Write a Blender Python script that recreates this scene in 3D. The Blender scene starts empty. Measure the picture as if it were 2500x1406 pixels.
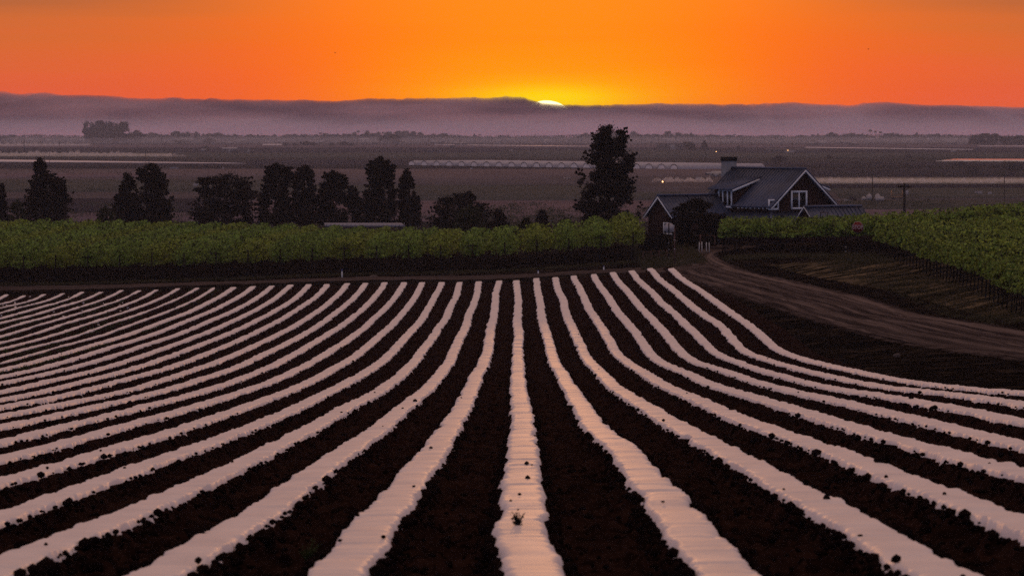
import bpy, math, random
import numpy as np
from mathutils import Vector

# ------------------------------------------------------------------ camera, sky, sun, exposure
SC = bpy.context.scene
COL = SC.collection
F = 10000.0          # focal length in photo pixels (photo 2500 wide)
CZ = 25.0            # camera height above the plain
HY = 305.0           # photo row of the horizon
cd = bpy.data.cameras.new('camera'); cam = bpy.data.objects.new('camera', cd); COL.objects.link(cam)
cd.sensor_width = 36.0; cd.lens = 36.0 * F / 2500.0
cd.shift_y = -(703.0 - HY) / 2500.0
cam.location = (0, 0, CZ); cam.rotation_euler = (math.radians(90), 0, 0)
cd.clip_start = 0.5; cd.clip_end = 40000
cd.dof.use_dof = True; cd.dof.focus_distance = 230; cd.dof.aperture_fstop = 7.0
SC.camera = cam
SC.render.engine = 'CYCLES'
SC.cycles.use_denoising = False
SC.cycles.max_bounces = 6; SC.cycles.diffuse_bounces = 3; SC.cycles.glossy_bounces = 2
SC.cycles.transparent_max_bounces = 12; SC.cycles.volume_bounces = 1
SC.view_settings.view_transform = 'Standard'; SC.view_settings.look = 'None'
SC.view_settings.exposure = 0.0; SC.view_settings.gamma = 1.0

SUN_AZ = math.atan((1334 - 1250) / F)          # to the right of +Y
SUN_EL = math.atan((305 - 300) / F)
LAMP_EL = math.radians(1.0)
w = bpy.data.worlds.new('World'); SC.world = w; w.use_nodes = True
nt = w.node_tree; nt.nodes.clear()
def N(t, **k):
    n = nt.nodes.new(t)
    for a, b in k.items(): setattr(n, a, b)
    return n
def L(a, b): nt.links.new(a, b)
def mth(op, a, b=None, c=None, clamp=False):
    n = N('ShaderNodeMath', operation=op, use_clamp=clamp)
    for i, v in enumerate((a, b, c)):
        if v is None: continue
        if isinstance(v, (int, float)): n.inputs[i].default_value = v
        else: L(v, n.inputs[i])
    return n.outputs[0]
def mixc(fac, a, b, mode='MIX'):
    n = N('ShaderNodeMix', data_type='RGBA', blend_type=mode)
    for s, v in ((n.inputs[0], fac), (n.inputs[6], a), (n.inputs[7], b)):
        if isinstance(v, (int, float)): s.default_value = v
        elif isinstance(v, tuple): s.default_value = (*v[:3], 1)
        else: L(v, s)
    return n.outputs[2]
def ramp(fac, stops, interp='LINEAR'):
    n = N('ShaderNodeValToRGB'); n.color_ramp.interpolation = interp
    e = n.color_ramp.elements
    while len(e) > 1: e.remove(e[-1])
    e[0].position = stops[0][0]; e[0].color = (*stops[0][1], 1)
    for p, c in stops[1:]:
        x = e.new(p); x.color = (*c, 1)
    L(fac, n.inputs[0]); return n.outputs[0]
geo = N('ShaderNodeTexCoord')
sep = N('ShaderNodeSeparateXYZ'); L(geo.outputs['Generated'], sep.inputs[0])
dx, dy, dz = sep.outputs
el = mth('MULTIPLY', mth('ARCSINE', dz), 180 / math.pi)              # degrees
az = mth('MULTIPLY', mth('SUBTRACT', mth('ARCTAN2', dx, dy), SUN_AZ), 180 / math.pi)
aaz = mth('ABSOLUTE', az)
# low western sky: colour near the sun's azimuth and away from it, both by elevation
elw = mth('DIVIDE', el, 60.0, clamp=True)
# soft horizontal streaks of high thin cloud
cmb = N('ShaderNodeCombineXYZ')
L(mth('MULTIPLY', az, 0.16), cmb.inputs[0]); L(mth('MULTIPLY', el, 3.2), cmb.inputs[1])
sn = N('ShaderNodeTexNoise'); sn.inputs['Scale'].default_value = 1.0; sn.inputs['Detail'].default_value = 3.0
L(cmb.outputs[0], sn.inputs['Vector'])
streak = mth('SUBTRACT', sn.outputs['Fac'], 0.5)
els = mth('ADD', el, mth('MULTIPLY', streak, 0.75))
e01 = mth('DIVIDE', els, 10.0, clamp=True)
near = ramp(e01, [(0.0, (1.0, .28, .0)), (.045, (1.0, .34, .0)), (.065, (1.0, .31, .0)), (.09, (1.0, .28, .0)), (.13, (1.0, .25, .0)), (.175, (1.0, .255, .0)), (.40, (.80, .26, .05)), (1.0, (.42, .24, .16))])
midc = ramp(e01, [(0.0, (1.0, .12, .012)), (.06, (1.0, .125, .003)), (.12, (1.0, .145, .0)), (.175, (1.0, .185, .0)), (.40, (.62, .21, .06)), (1.0, (.38, .22, .16))])
side = ramp(e01, [(0.0, (.80, .105, .05)), (.045, (.72, .108, .036)), (.075, (.72, .115, .034)), (.11, (.66, .13, .024)), (.145, (.58, .135, .024)), (.175, (.43, .12, .03)), (.40, (.40, .17, .09)), (1.0, (.34, .21, .18))])
g = mth('EXPONENT', mth('MULTIPLY', mth('POWER', mth('DIVIDE', aaz, 4.9), 2.8), -1.0))
g2 = mth('EXPONENT', mth('MULTIPLY', mth('POWER', mth('DIVIDE', aaz, 2.7), 2.4), -1.0))
west = mixc(g2, mixc(g, side, midc), near)
# bright core round the sun
r2 = mth('ADD', mth('POWER', mth('DIVIDE', az, 1.05), 2.0), mth('POWER', mth('DIVIDE', mth('SUBTRACT', el, .36), .20), 2.0))
core = mth('EXPONENT', mth('MULTIPLY', r2, -1.0))
west = mixc(mth('MULTIPLY', core, 0.9, clamp=True), west, (1.0, .70, .0))
# dome away from the sunset
dome = ramp(elw, [(0.0, (.17, .23, .45)), (.18, (.18, .225, .42)), (.42, (.27, .21, .27)), (1.0, (.46, .275, .205))])
fw = mth('MULTIPLY', mth('EXPONENT', mth('MULTIPLY', mth('POWER', mth('DIVIDE', aaz, 62.0), 2.0), -1.0)),
         mth('EXPONENT', mth('MULTIPLY', mth('POWER', mth('DIVIDE', mth('MAXIMUM', el, 0.0), 22.0), 1.5), -1.0)))
skyc = mixc(fw, dome, west)
nish = N('ShaderNodeTexSky', sky_type='NISHITA')
nish.sun_disc = False; nish.sun_elevation = LAMP_EL; nish.sun_rotation = SUN_AZ
nish.dust_density = 4.0; nish.air_density = 1.5
tot = mixc(1.0, mixc(1.0, skyc, (10.5, 10.5, 10), 'MULTIPLY'), mixc(1.0, nish.outputs[0], (.20, .10, .02), 'MULTIPLY'), 'ADD')
# the sun's disc, a little spread by the glare of the low air
rs = mth('SQRT', mth('ADD', mth('POWER', az, 2.0), mth('POWER', mth('SUBTRACT', el, SUN_EL * 57.2958 - .146), 2.0)))
disc = mth('LESS_THAN', rs, 0.455)
tot = mixc(disc, tot, (24, 19, 9))
bg = N('ShaderNodeBackground'); L(tot, bg.inputs[0]); bg.inputs[1].default_value = 0.1
L(bg.outputs[0], N('ShaderNodeOutputWorld').inputs[0])
w.cycles.sampling_method = 'MANUAL'; w.cycles.sample_map_resolution = 2048

ld = bpy.data.lights.new('sun', 'SUN'); ld.energy = 0.18; ld.angle = math.radians(0.5); ld.color = (1, .42, .14)
lo = bpy.data.objects.new('sun', ld); COL.objects.link(lo)
lo.rotation_euler = Vector((-math.sin(SUN_AZ), -math.cos(SUN_AZ), -math.tan(LAMP_EL))).to_track_quat('-Z', 'Y').to_euler()
lo.location = (0, 0, 60)

# ------------------------------------------------------------------ helpers
def tag(o, label=None, cat=None, group=None, kind=None):
    for k, v in (('label', label), ('category', cat), ('group', group), ('kind', kind)):
        if v: o[k] = v
    return o
def empty(name, loc=(0, 0, 0), rz=0.0, parent=None):
    o = bpy.data.objects.new(name, None); COL.objects.link(o); o.location = loc; o.rotation_euler = (0, 0, rz)
    o.empty_display_size = .2
    if parent: o.parent = parent
    return o
def mkmesh(name, V, Fq=None, Ft=None, smooth=False):
    V = np.asarray(V, np.float32).reshape(-1, 3)
    parts = []; sizes = []
    if Fq is not None and len(Fq): Fq = np.asarray(Fq, np.int32).reshape(-1, 4); parts.append(Fq.ravel()); sizes.append(np.full(len(Fq), 4, np.int32))
    if Ft is not None and len(Ft): Ft = np.asarray(Ft, np.int32).reshape(-1, 3); parts.append(Ft.ravel()); sizes.append(np.full(len(Ft), 3, np.int32))
    li = np.concatenate(parts); sz = np.concatenate(sizes)
    me = bpy.data.meshes.new(name)
    me.vertices.add(len(V)); me.vertices.foreach_set('co', V.ravel())
    me.loops.add(len(li)); me.loops.foreach_set('vertex_index', li)
    me.polygons.add(len(sz)); st = np.zeros(len(sz), np.int32); st[1:] = np.cumsum(sz)[:-1]
    me.polygons.foreach_set('loop_start', st)
    try: me.polygons.foreach_set('loop_total', sz)
    except Exception: pass
    me.update(calc_edges=True)
    if smooth: me.polygons.foreach_set('use_smooth', np.ones(len(sz), bool))
    return me
def obj(name, me, mat, parent=None, loc=None, rz=None):
    o = bpy.data.objects.new(name, me); COL.objects.link(o)
    if mat is not None and len(me.materials) == 0: me.materials.append(mat)
    if parent: o.parent = parent
    if loc is not None: o.location = loc
    if rz is not None: o.rotation_euler = (0, 0, rz)
    return o
def dup(o, loc=None, rz=None, sc=None, label=None):
    c = o.copy(); COL.objects.link(c)
    for ch in list(o.children):
        d = ch.copy(); COL.objects.link(d); d.parent = c
        for g2 in list(ch.children):
            e = g2.copy(); COL.objects.link(e); e.parent = d
    if loc is not None: c.location = loc
    if rz is not None: c.rotation_euler = (0, 0, rz)
    if sc is not None: c.scale = sc if isinstance(sc, tuple) else (sc, sc, sc)
    if label: c['label'] = label
    return c
class MB:
    def __init__(s): s.V = []; s.Q = []; s.T = []; s.n = 0
    def add(s, V, Q=(), T=()):
        s.V.append(np.asarray(V, float).reshape(-1, 3))
        if len(Q): s.Q.append(np.asarray(Q, int).reshape(-1, 4) + s.n)
        if len(T): s.T.append(np.asarray(T, int).reshape(-1, 3) + s.n)
        s.n += len(s.V[-1]); return s
    def hexa(s, P):       # 8 corner points: bottom 4 ccw, top 4 ccw
        return s.add(P, [(3, 2, 1, 0), (4, 5, 6, 7), (0, 1, 5, 4), (1, 2, 6, 5), (2, 3, 7, 6), (3, 0, 4, 7)])
    def box(s, x0, x1, y0, y1, z0, z1):
        return s.hexa([(x0, y0, z0), (x1, y0, z0), (x1, y1, z0), (x0, y1, z0), (x0, y0, z1), (x1, y0, z1), (x1, y1, z1), (x0, y1, z1)])
    def tube(s, pts, rad, n=8, cap=True):
        pts = [Vector(p) for p in pts]; k = len(pts)
        if not hasattr(rad, '__len__'): rad = [rad] * k
        V = []; Q = []; T = []
        for i, p in enumerate(pts):
            d = (pts[min(i + 1, k - 1)] - pts[max(i - 1, 0)]).normalized()
            a = d.cross(Vector((0, 0, 1)))
            if a.length < .05: a = d.cross(Vector((1, 0, 0)))
            a.normalize(); b = d.cross(a).normalized()
            for j in range(n):
                t = 2 * math.pi * j / n
                V.append(p + (a * math.cos(t) + b * math.sin(t)) * rad[i])
        for i in range(k - 1):
            for j in range(n):
                Q.append((i * n + j, i * n + (j + 1) % n, (i + 1) * n + (j + 1) % n, (i + 1) * n + j))
        if cap:
            V += [pts[0], pts[-1]]; c0 = k * n
            for j in range(n):
                T.append((c0, (j + 1) % n, j)); T.append((c0 + 1, (k - 1) * n + j, (k - 1) * n + (j + 1) % n))
        return s.add([tuple(v) for v in V], Q, T)
    def mesh(s, name, smooth=False):
        return mkmesh(name, np.concatenate(s.V), np.concatenate(s.Q) if s.Q else None, np.concatenate(s.T) if s.T else None, smooth)
    def build(s, name, mat, parent=None, loc=None, smooth=False, rz=None):
        return obj(name, s.mesh(name, smooth), mat, parent, loc, rz)

# value noise, vectorised
def _h(ix, iy, seed):
    n = (ix.astype(np.int64) * 374761393 + iy.astype(np.int64) * 668265263 + seed * 1442695041) & 0xffffffff
    n = ((n ^ (n >> 13)) * 1274126177) & 0xffffffff
    return ((n ^ (n >> 16)) & 0xffff) / 65535.0
def vn(x, y, seed=0):
    x = np.asarray(x, float); y = np.asarray(y, float)
    ix = np.floor(x); iy = np.floor(y); fx = x - ix; fy = y - iy
    fx = fx * fx * (3 - 2 * fx); fy = fy * fy * (3 - 2 * fy)
    a = _h(ix, iy, seed); b = _h(ix + 1, iy, seed); c = _h(ix, iy + 1, seed); d = _h(ix + 1, iy + 1, seed)
    return (a + (b - a) * fx) * (1 - fy) + (c + (d - c) * fx) * fy
def fbm(x, y, seed=0, o=3):
    s = 0; amp = 1; t = 0
    for k in range(o):
        s = s + vn(x * 2 ** k, y * 2 ** k, seed + k * 17) * amp; t += amp; amp *= .5
    return s / t
def at(px, py, s):
    return ((px - 1250) / s, F / s, CZ - (py - HY) / s)

# ------------------------------------------------------------------ terrain
# (X across, D ahead, H below the camera), measured along the parallel mulched beds
ctl = [(0, D, H) for D, H in ((0, 1.7), (12, 2.3), (20, 2.75), (29.5, 3.25), (43.5, 3.95), (59.5, 4.78), (85, 6.1), (111, 7.3), (146, 8.75), (187, 10.0), (232, 10.95), (270, 11.35), (306, 11.5))]
ctl += [(X, 10000 / s, (y - HY) / s) for X, s, y in [(-(1.4 * k - .13), 1258 / (1.4 * k - .13), y) for k, y in
        ((3, 1381), (4, 1266), (5, 1177), (6, 1121), (7, 1078), (8, 1042), (9, 1016), (10, 993), (11, 975.5), (12, 957), (13, 936), (14, 919), (15, 903), (16, 886), (17, 868), (18, 851), (19, 837), (20, 822), (21, 805), (22, 788), (23, 777), (24, 764), (25, 751), (26, 742), (27, 731))]]
ctl += [(1.4 * i + .13, 10000 * (1.4 * i + .13) / 642, (y - HY) * (1.4 * i + .13) / 642) for i, y in ((8, 854), (7, 886), (6, 913), (5, 947), (4, 988), (3, 1057), (2, 1178))]
ctl += [(1.4 * i + .13, 10000 * (1.4 * i + .13) / 1242, (y - HY) * (1.4 * i + .13) / 1242) for i, y in ((8, 957.6), (7, 990), (6, 1030), (5, 1086), (4, 1154), (3, 1277))]
ctl += [(11.33, 304, 10.8), (-37.7, 305, 12.75), (-20, 304, 12.2), (6, 304, 11.2)]
NB = len(ctl) - 4
# headland and vineyard floor on the left
ctl += [(-40, 318, 12.35), (-27, 318, 12.1), (-13.5, 318, 11.6), (-3, 318, 11.4), (2, 318, 11.15), (7.2, 318, 10.8), (9.8, 318, 10.5),
        (-50, 425, 12.45), (-25, 425, 12.9), (-5, 425, 13.4), (8, 425, 13.2), (-45, 370, 12.45), (-15, 370, 12.5), (3, 370, 12.3)]
# sign corner, house yard, track, right bench
ctl += [(12.1, 315, 10.55), (13.4, 302, 10.35), (12, 350, 9.9), (20, 350, 9.9), (30, 350, 9.7), (15.4, 260, 10.05), (17.2, 226, 9.75), (18.5, 196, 9.4), (20.9, 168, 9.0), (23, 140, 8.3),
        (26, 211, 9.8), (27.5, 264, 9.9), (27.9, 312, 9.95), (17, 316, 9.95), (20, 335, 10.15), (29, 333, 9.85), (41, 333, 8.9), (40, 290, 9.0), (36, 250, 9.1), (34, 215, 9.1), (30, 170, 8.7), (26, 120, 7.4),
        (15, 80, 5.45), (15, 50, 4.15), (25, 80, 5.5), (45, 400, 9.8), (30, 425, 12.0), (-20, 30, 3.7), (-25, 90, 7.0), (14, 30, 3.1), (-60, 200, 12.4), (-60, 320, 12.9)]
ctl = np.array(ctl, float); ctl[:NB, 2] += .20
SX = 2.0
def _phi(r2): return np.sqrt(r2 + 60.0)
_A = np.stack([ctl[:, 0] * SX, ctl[:, 1]], 1)
_K = _phi(((_A[:, None] - _A[None]) ** 2).sum(-1)) - np.eye(len(ctl)) * 1.2
_P = np.concatenate([np.ones((len(ctl), 1)), _A / 100], 1)
_M = np.block([[_K, _P], [_P.T, np.zeros((3, 3))]])
_wt = np.linalg.solve(_M, np.concatenate([ctl[:, 2], np.zeros(3)]))
def sstep(t): t = np.clip(t, 0, 1); return t * t * (3 - 2 * t)
def zg(X, Y):
    X = np.asarray(X, float); Y = np.asarray(Y, float); shp = np.broadcast(X, Y).shape
    X = np.broadcast_to(X, shp).ravel(); Y = np.broadcast_to(Y, shp).ravel()
    out = np.empty(len(X))
    for a in range(0, len(X), 40000):
        x = np.clip(X[a:a + 40000] - .0008 * Y[a:a + 40000], -62, 48) * SX; y = np.clip(Y[a:a + 40000], 0, 440)
        r2 = (x[:, None] - _A[None, :, 0]) ** 2 + (y[:, None] - _A[None, :, 1]) ** 2
        out[a:a + 40000] = _phi(r2) @ _wt[:len(ctl)] + _wt[-3] + _wt[-2] * x / 100 + _wt[-1] * y / 100
    H = out + (25 - out) * sstep((Y - 430) / 520)
    return (CZ - H).reshape(shp)
def zg1(x, y): return float(zg(np.array([x]), np.array([y]))[0])
def hit(px, py, y0=20, y1=1100):
    Ys = np.concatenate([np.arange(y0, 120, .25), np.arange(120, y1, .5)])
    X = (px - 1250) / F * Ys; Z = CZ - (py - HY) / F * Ys
    k = np.argmax(Z <= zg(X, Ys)); return X[k], Ys[k], F / Ys[k]
def onz(px, Y): x = (px - 1250) / F * Y; return (x, Y, zg1(x, Y))
def pl(px, py): s = (py - HY) / 25.0; return ((px - 1250) / s, F / s, 0.0)    # a point of the plain

# ------------------------------------------------------------------ materials
def material(name):
    global nt
    m = bpy.data.materials.new(name); m.use_nodes = True; nt = m.node_tree
    b = nt.nodes['Principled BSDF']; return m, b
def noise(scale, detail=4, coord='Object', vec=None, dist=0.0):
    n = N('ShaderNodeTexNoise'); n.inputs['Scale'].default_value = scale; n.inputs['Detail'].default_value = detail; n.inputs['Distortion'].default_value = dist
    if vec is None:
        tc = N('ShaderNodeTexCoord'); vec = tc.outputs[coord]
    L(vec, n.inputs['Vector']); return n.outputs['Fac']
def mapped(scale, coord='Object', rot=(0, 0, 0)):
    tc = N('ShaderNodeTexCoord'); mp = N('ShaderNodeMapping'); mp.inputs['Scale'].default_value = scale; mp.inputs['Rotation'].default_value = rot
    L(tc.outputs[coord], mp.inputs[0]); return mp.outputs[0]
def bump(b, h, strength=.5, dist=.05):
    n = N('ShaderNodeBump'); n.inputs['Strength'].default_value = strength; n.inputs['Distance'].default_value = dist
    L(h, n.inputs['Height']); L(n.outputs[0], b.inputs['Normal'])
def simple(name, c1, c2=None, scale=3.0, rough=.8, spec=.3, metal=0.0, bstr=0.0, vec=None, detail=4):
    m, b = material(name)
    f = noise(scale, detail) if vec is None else noise(scale, detail, vec=mapped(vec))
    L(ramp(f, [(.3, c1), (.7, c2 or tuple(x * .7 for x in c1))]), b.inputs['Base Color'])
    b.inputs['Roughness'].default_value = rough; b.inputs['Specular IOR Level'].default_value = spec; b.inputs['Metallic'].default_value = metal
    if bstr: bump(b, f, bstr)
    return m
def foliage(name, dark, light, scale=1.2, trans=.3, rough=.65):
    m, b = material(name)
    f = noise(scale, 5); f2 = noise(scale * 2.8, 2)
    c = ramp(mth('ADD', mth('MULTIPLY', f, .6), mth('MULTIPLY', f2, .4)), [(.40, dark), (.60, light)])
    L(c, b.inputs['Base Color']); b.inputs['Roughness'].default_value = rough; b.inputs['Specular IOR Level'].default_value = .12
    t = N('ShaderNodeBsdfTranslucent'); L(c, t.inputs[0])
    mx = N('ShaderNodeMixShader'); mx.inputs[0].default_value = trans
    out = nt.nodes['Material Output']; L(b.outputs[0], mx.inputs[1]); L(t.outputs[0], mx.inputs[2]); L(mx.outputs[0], out.inputs[0])
    return m
M = {}
# soil
m, b = material('soil'); M['soil'] = m
f = noise(2.2, 6); L(ramp(f, [(.32, (.0050, .0026, .0024)), (.66, (.030, .0155, .0125))]), b.inputs['Base Color'])
b.inputs['Roughness'].default_value = 1; b.inputs['Specular IOR Level'].default_value = 0
bump(b, noise(12, 5), 1.0, .10)
M['clod'] = simple('clod', (.014, .008, .007), (.006, .004, .0035), 8, 1, .0)
# plastic
m, b = material('plastic_mulch'); M['plastic'] = m
v = mapped((1.0, .35, 1.0)); f = noise(2.0, 5, vec=v); f2 = noise(6, 5, vec=mapped((.22, 2.4, 1)), dist=.6)
L(mixc(mth('MULTIPLY', mth('GREATER_THAN', noise(26, 3), .735), .8), ramp(f, [(.25, (.70, .65, .65)), (.7, (.86, .80, .79))]), (.10, .07, .06)), b.inputs['Base Color'])
b.inputs['Roughness'].default_value = .58; b.inputs['Specular IOR Level'].default_value = .45
bump(b, mth('ADD', f2, mth('MULTIPLY', noise(9, 3), .3)), .35, .015)
# ground with dry grass and dirt
m, b = material('ground'); M['ground'] = m
f = noise(.55, 6); f2 = noise(6, 5, vec=mapped((.35, 1.6, 1)))
c = ramp(mth('ADD', mth('MULTIPLY', f, .5), mth('MULTIPLY', f2, .5)), [(.40, (.003, .0025, .002)), (.55, (.010, .0075, .006)), (.66, (.060, .045, .034))])
L(c, b.inputs['Base Color']); b.inputs['Roughness'].default_value = .95; b.inputs['Specular IOR Level'].default_value = .0
bump(b, f2, .8, .08)
# road: uv y = across 0..1
m, b = material('dirt_road'); M['road'] = m
uv = N('ShaderNodeUVMap'); su = N('ShaderNodeSeparateXYZ'); L(uv.outputs[0], su.inputs[0])
across = su.outputs[1]
mp = N('ShaderNodeMapping'); mp.inputs['Scale'].default_value = (.07, 24.0, 1); L(uv.outputs[0], mp.inputs[0])
st = noise(1.0, 5, vec=mp.outputs[0]); ed = noise(.8, 4)
edge = mth('ADD', mth('MULTIPLY', mth('ABSOLUTE', mth('SUBTRACT', across, .5)), 2.0), mth('MULTIPLY', mth('SUBTRACT', ed, .5), .7))
c = ramp(st, [(.36, (.020, .016, .017)), (.52, (.055, .043, .043)), (.66, (.13, .105, .10))])
wob = mth('MULTIPLY', mth('SUBTRACT', noise(.06, 2), .5), .10)
ac2 = mth('ADD', across, wob)
for p_, w_, k_ in ((.20, .045, .75), (.34, .03, .3), (.48, .035, .3), (.66, .05, .4), (.80, .03, .25)):
    rut = mth('EXPONENT', mth('MULTIPLY', mth('POWER', mth('DIVIDE', mth('SUBTRACT', ac2, p_), w_), 2.0), -1.0))
    c = mixc(mth('MULTIPLY', mth('MULTIPLY', rut, k_), mth('ADD', st, .4)), c, (.17, .135, .125))
for p_, w_ in ((.73, .02), (.59, .02), (.43, .03)):
    rut = mth('EXPONENT', mth('MULTIPLY', mth('POWER', mth('DIVIDE', mth('SUBTRACT', ac2, p_), w_), 2.0), -1.0))
    c = mixc(mth('MULTIPLY', mth('MULTIPLY', rut, .8), st), c, (.018, .014, .014))
c = mixc(mth('MULTIPLY', mth('SUBTRACT', edge, .72), 4.0, clamp=True), c, (.010, .0075, .0065))
L(c, b.inputs['Base Color']); b.inputs['Roughness'].default_value = .95; b.inputs['Specular IOR Level'].default_value = .0
bump(b, st, .5, .08)
# mown headland with stripes
m, b = material('headland'); M['headland'] = m
tc = N('ShaderNodeTexCoord'); sp = N('ShaderNodeSeparateXYZ'); L(tc.outputs['Object'], sp.inputs[0])
pe = mth('SUBTRACT', mth('MULTIPLY', sp.outputs[0], .942), mth('MULTIPLY', sp.outputs[1], .335)); al = mth('ADD', mth('MULTIPLY', sp.outputs[0], .335), mth('MULTIPLY', sp.outputs[1], .942))
cb = N('ShaderNodeCombineXYZ'); L(mth('MULTIPLY', pe, 1.5), cb.inputs[0]); L(mth('MULTIPLY', al, .085), cb.inputs[1])
st = noise(1.0, 5, vec=cb.outputs[0], dist=.3); fine = noise(4, 4)
c = ramp(mth('ADD', mth('MULTIPLY', st, .75), mth('MULTIPLY', fine, .25)), [(.40, (.004, .004, .0025)), (.50, (.030, .026, .016)), (.62, (.15, .12, .08))])
L(c, b.inputs['Base Color']); b.inputs['Roughness'].default_value = .95; b.inputs['Specular IOR Level'].default_value = .0
bump(b, st, .8, .12)
M['vine'] = foliage('vine_leaf', (.008, .012, .004), (.31, .47, .085), 1.8, .3)
M['vine2'] = foliage('vine_leaf_yellowish', (.007, .010, .003), (.36, .47, .075), 2.0, .3)
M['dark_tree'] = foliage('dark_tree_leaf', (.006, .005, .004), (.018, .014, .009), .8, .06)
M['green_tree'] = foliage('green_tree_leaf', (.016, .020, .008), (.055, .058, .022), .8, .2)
M['far_tree'] = foliage('far_tree_leaf', (.006, .005, .005), (.022, .019, .017), .1, .05)
M['weed'] = foliage('weed_leaf', (.02, .035, .012), (.07, .10, .03), 3, .3)
M['grass'] = foliage('dry_grass', (.022, .024, .010), (.085, .075, .035), 1.5, .3)
M['bark'] = simple('bark', (.030, .022, .018), (.014, .010, .009), 6, .95, .1, bstr=.5)
M['wood'] = simple('weathered_wood', (.045, .035, .030), (.02, .016, .014), 5, .9, .1, vec=(8, 8, 1))
M['wall'] = simple('board_wall', (.030, .013, .012), (.018, .008, .008), 3, .85, .15, vec=(6, 6, .6))
M['roof'] = simple('metal_roof', (.060, .092, .185), (.042, .060, .115), 1.5, .42, .5, metal=.25, vec=(.6, .6, .6))
M['trim'] = simple('white_trim', (.76, .82, .90), (.66, .72, .80), 4, .6, .3)
M['glass'] = simple('window_glass', (.006, .006, .008), (.010, .010, .012), 2, .08, .4)
M['stucco'] = simple('chimney_render', (.20, .23, .28), (.15, .17, .21), 5, .85, .2)
M['black_metal'] = simple('black_metal', (.008, .007, .007), (.014, .012, .012), 4, .6, .3)
M['sign_metal'] = simple('sign_back', (.46, .45, .48), (.34, .33, .36), 6, .55, .4, metal=.2)
M['sign_red'] = simple('sign_red', (.17, .006, .010), (.13, .005, .008), 6, .5, .3)
M['sign_white'] = simple('sign_white', (.48, .42, .42), (.38, .33, .33), 6, .5, .3)
M['white_paint'] = simple('white_paint', (.60, .64, .68), (.45, .48, .52), 6, .6, .3)
M['blue'] = simple('blue_plastic', (.04, .06, .22), (.03, .04, .16), 6, .5, .3)
M['rust'] = simple('rusty_pipe', (.12, .06, .055), (.05, .03, .03), 6, .8, .2)
M['rock'] = simple('rock', (.11, .095, .09), (.06, .05, .05), 4, .9, .1, bstr=.6)
M['tank'] = simple('tank_white', (.36, .35, .35), (.26, .25, .26), 1, .5, .3)
M['shed'] = simple('shed_wall', (.10, .09, .095), (.07, .06, .065), .5, .85, .2)
M['shed_roof'] = simple('shed_roof', (.30, .30, .34), (.22, .22, .25), .5, .5, .4)
M['tunnel'] = simple('tunnel_film', (.34, .35, .42), (.22, .23, .29), .6, .4, .5)
M['pole'] = simple('pole_wood', (.010, .008, .007), (.006, .005, .005), 3, .9, .1)
M['car'] = simple('car_paint', (.45, .48, .52), (.40, .43, .47), 1, .6, .3)
M['rubber'] = simple('rubber', (.012, .012, .012), (.008, .008, .008), 3, .8, .2)
M['orange'] = simple('machine_yellow', (.30, .16, .05), (.20, .10, .04), 2, .6, .3)
M['bird'] = simple('bird_feather', (.02, .015, .012), (.012, .01, .01), 8, .8, .1)
M['spray'] = foliage('water_spray', (.80, .76, .74), (.98, .95, .94), 1, .75, .4)
M['town'] = simple('town_wall', (.10, .09, .10), (.07, .06, .07), .05, .9, .1)
m, b = material('lamp_glow'); M['lamp'] = m
b.inputs['Base Color'].default_value = (1, .6, .3, 1); b.inputs['Emission Color'].default_value = (1, .50, .18, 1); b.inputs['Emission Strength'].default_value = 6

def fieldmat(name, c1, c2, row=.0, gloss=.9):
    m, b = material(name)
    f = noise(1.0, 5, vec=mapped((.012, .03, 1))); f2 = noise(1.0, 3, vec=mapped((.05, .22, 1)))
    c = ramp(mth('ADD', mth('MULTIPLY', f, .6), mth('MULTIPLY', f2, .4)), [(.35, c1), (.65, c2)])
    if row:
        tc = N('ShaderNodeTexCoord'); wv = N('ShaderNodeTexWave', wave_type='BANDS', bands_direction='Y'); wv.inputs['Scale'].default_value = row; wv.inputs['Distortion'].default_value = .6; wv.inputs['Detail'].default_value = 2
        L(tc.outputs['Object'], wv.inputs[0]); c = mixc(mth('MULTIPLY', wv.outputs['Fac'], .5), c, tuple(x * .35 for x in c2))
    L(c, b.inputs['Base Color']); b.inputs['Roughness'].default_value = gloss; b.inputs['Specular IOR Level'].default_value = .0 if gloss > .6 else .5
    return m

# ------------------------------------------------------------------ ground sheets
I0, I1 = -28, 8
def bedx(i, Y): return .13 + 1.4 * i + .0008 * Y
def infield(X, Y):       # 1 inside the mulched field
    return sstep((X + 43.5) / 1.0) * sstep((bedx(8, Y) + 1.9 - X) / .9) * sstep((306.5 - Y) / 2.0)
xs = np.concatenate([-np.geomspace(4000, 70, 26), np.arange(-62, 62.1, .8), np.geomspace(70, 4000, 26)])
ys = np.concatenate([np.arange(-60, 14, 8.0), np.arange(14, 460, 1.0), np.geomspace(462, 7900, 60)])
GX, GY = np.meshgrid(xs, ys)
GZ = zg(GX, np.maximum(GY, 0))
GZ = GZ + (GY < 460) * (np.abs(GX) < 64) * (fbm(GX * .8, GY * .5, 3, 3) - .5) * .12 - .35 * infield(GX, GY)
def gridfaces(ny, nx):
    a = np.arange(ny * nx).reshape(ny, nx)
    return np.stack([a[:-1, :-1], a[:-1, 1:], a[1:, 1:], a[1:, :-1]], -1).reshape(-1, 4)
o = obj('ground', mkmesh('ground', np.stack([GX, GY, GZ], -1), gridfaces(*GX.shape), smooth=True), M['ground']); tag(o, kind='structure')

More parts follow.
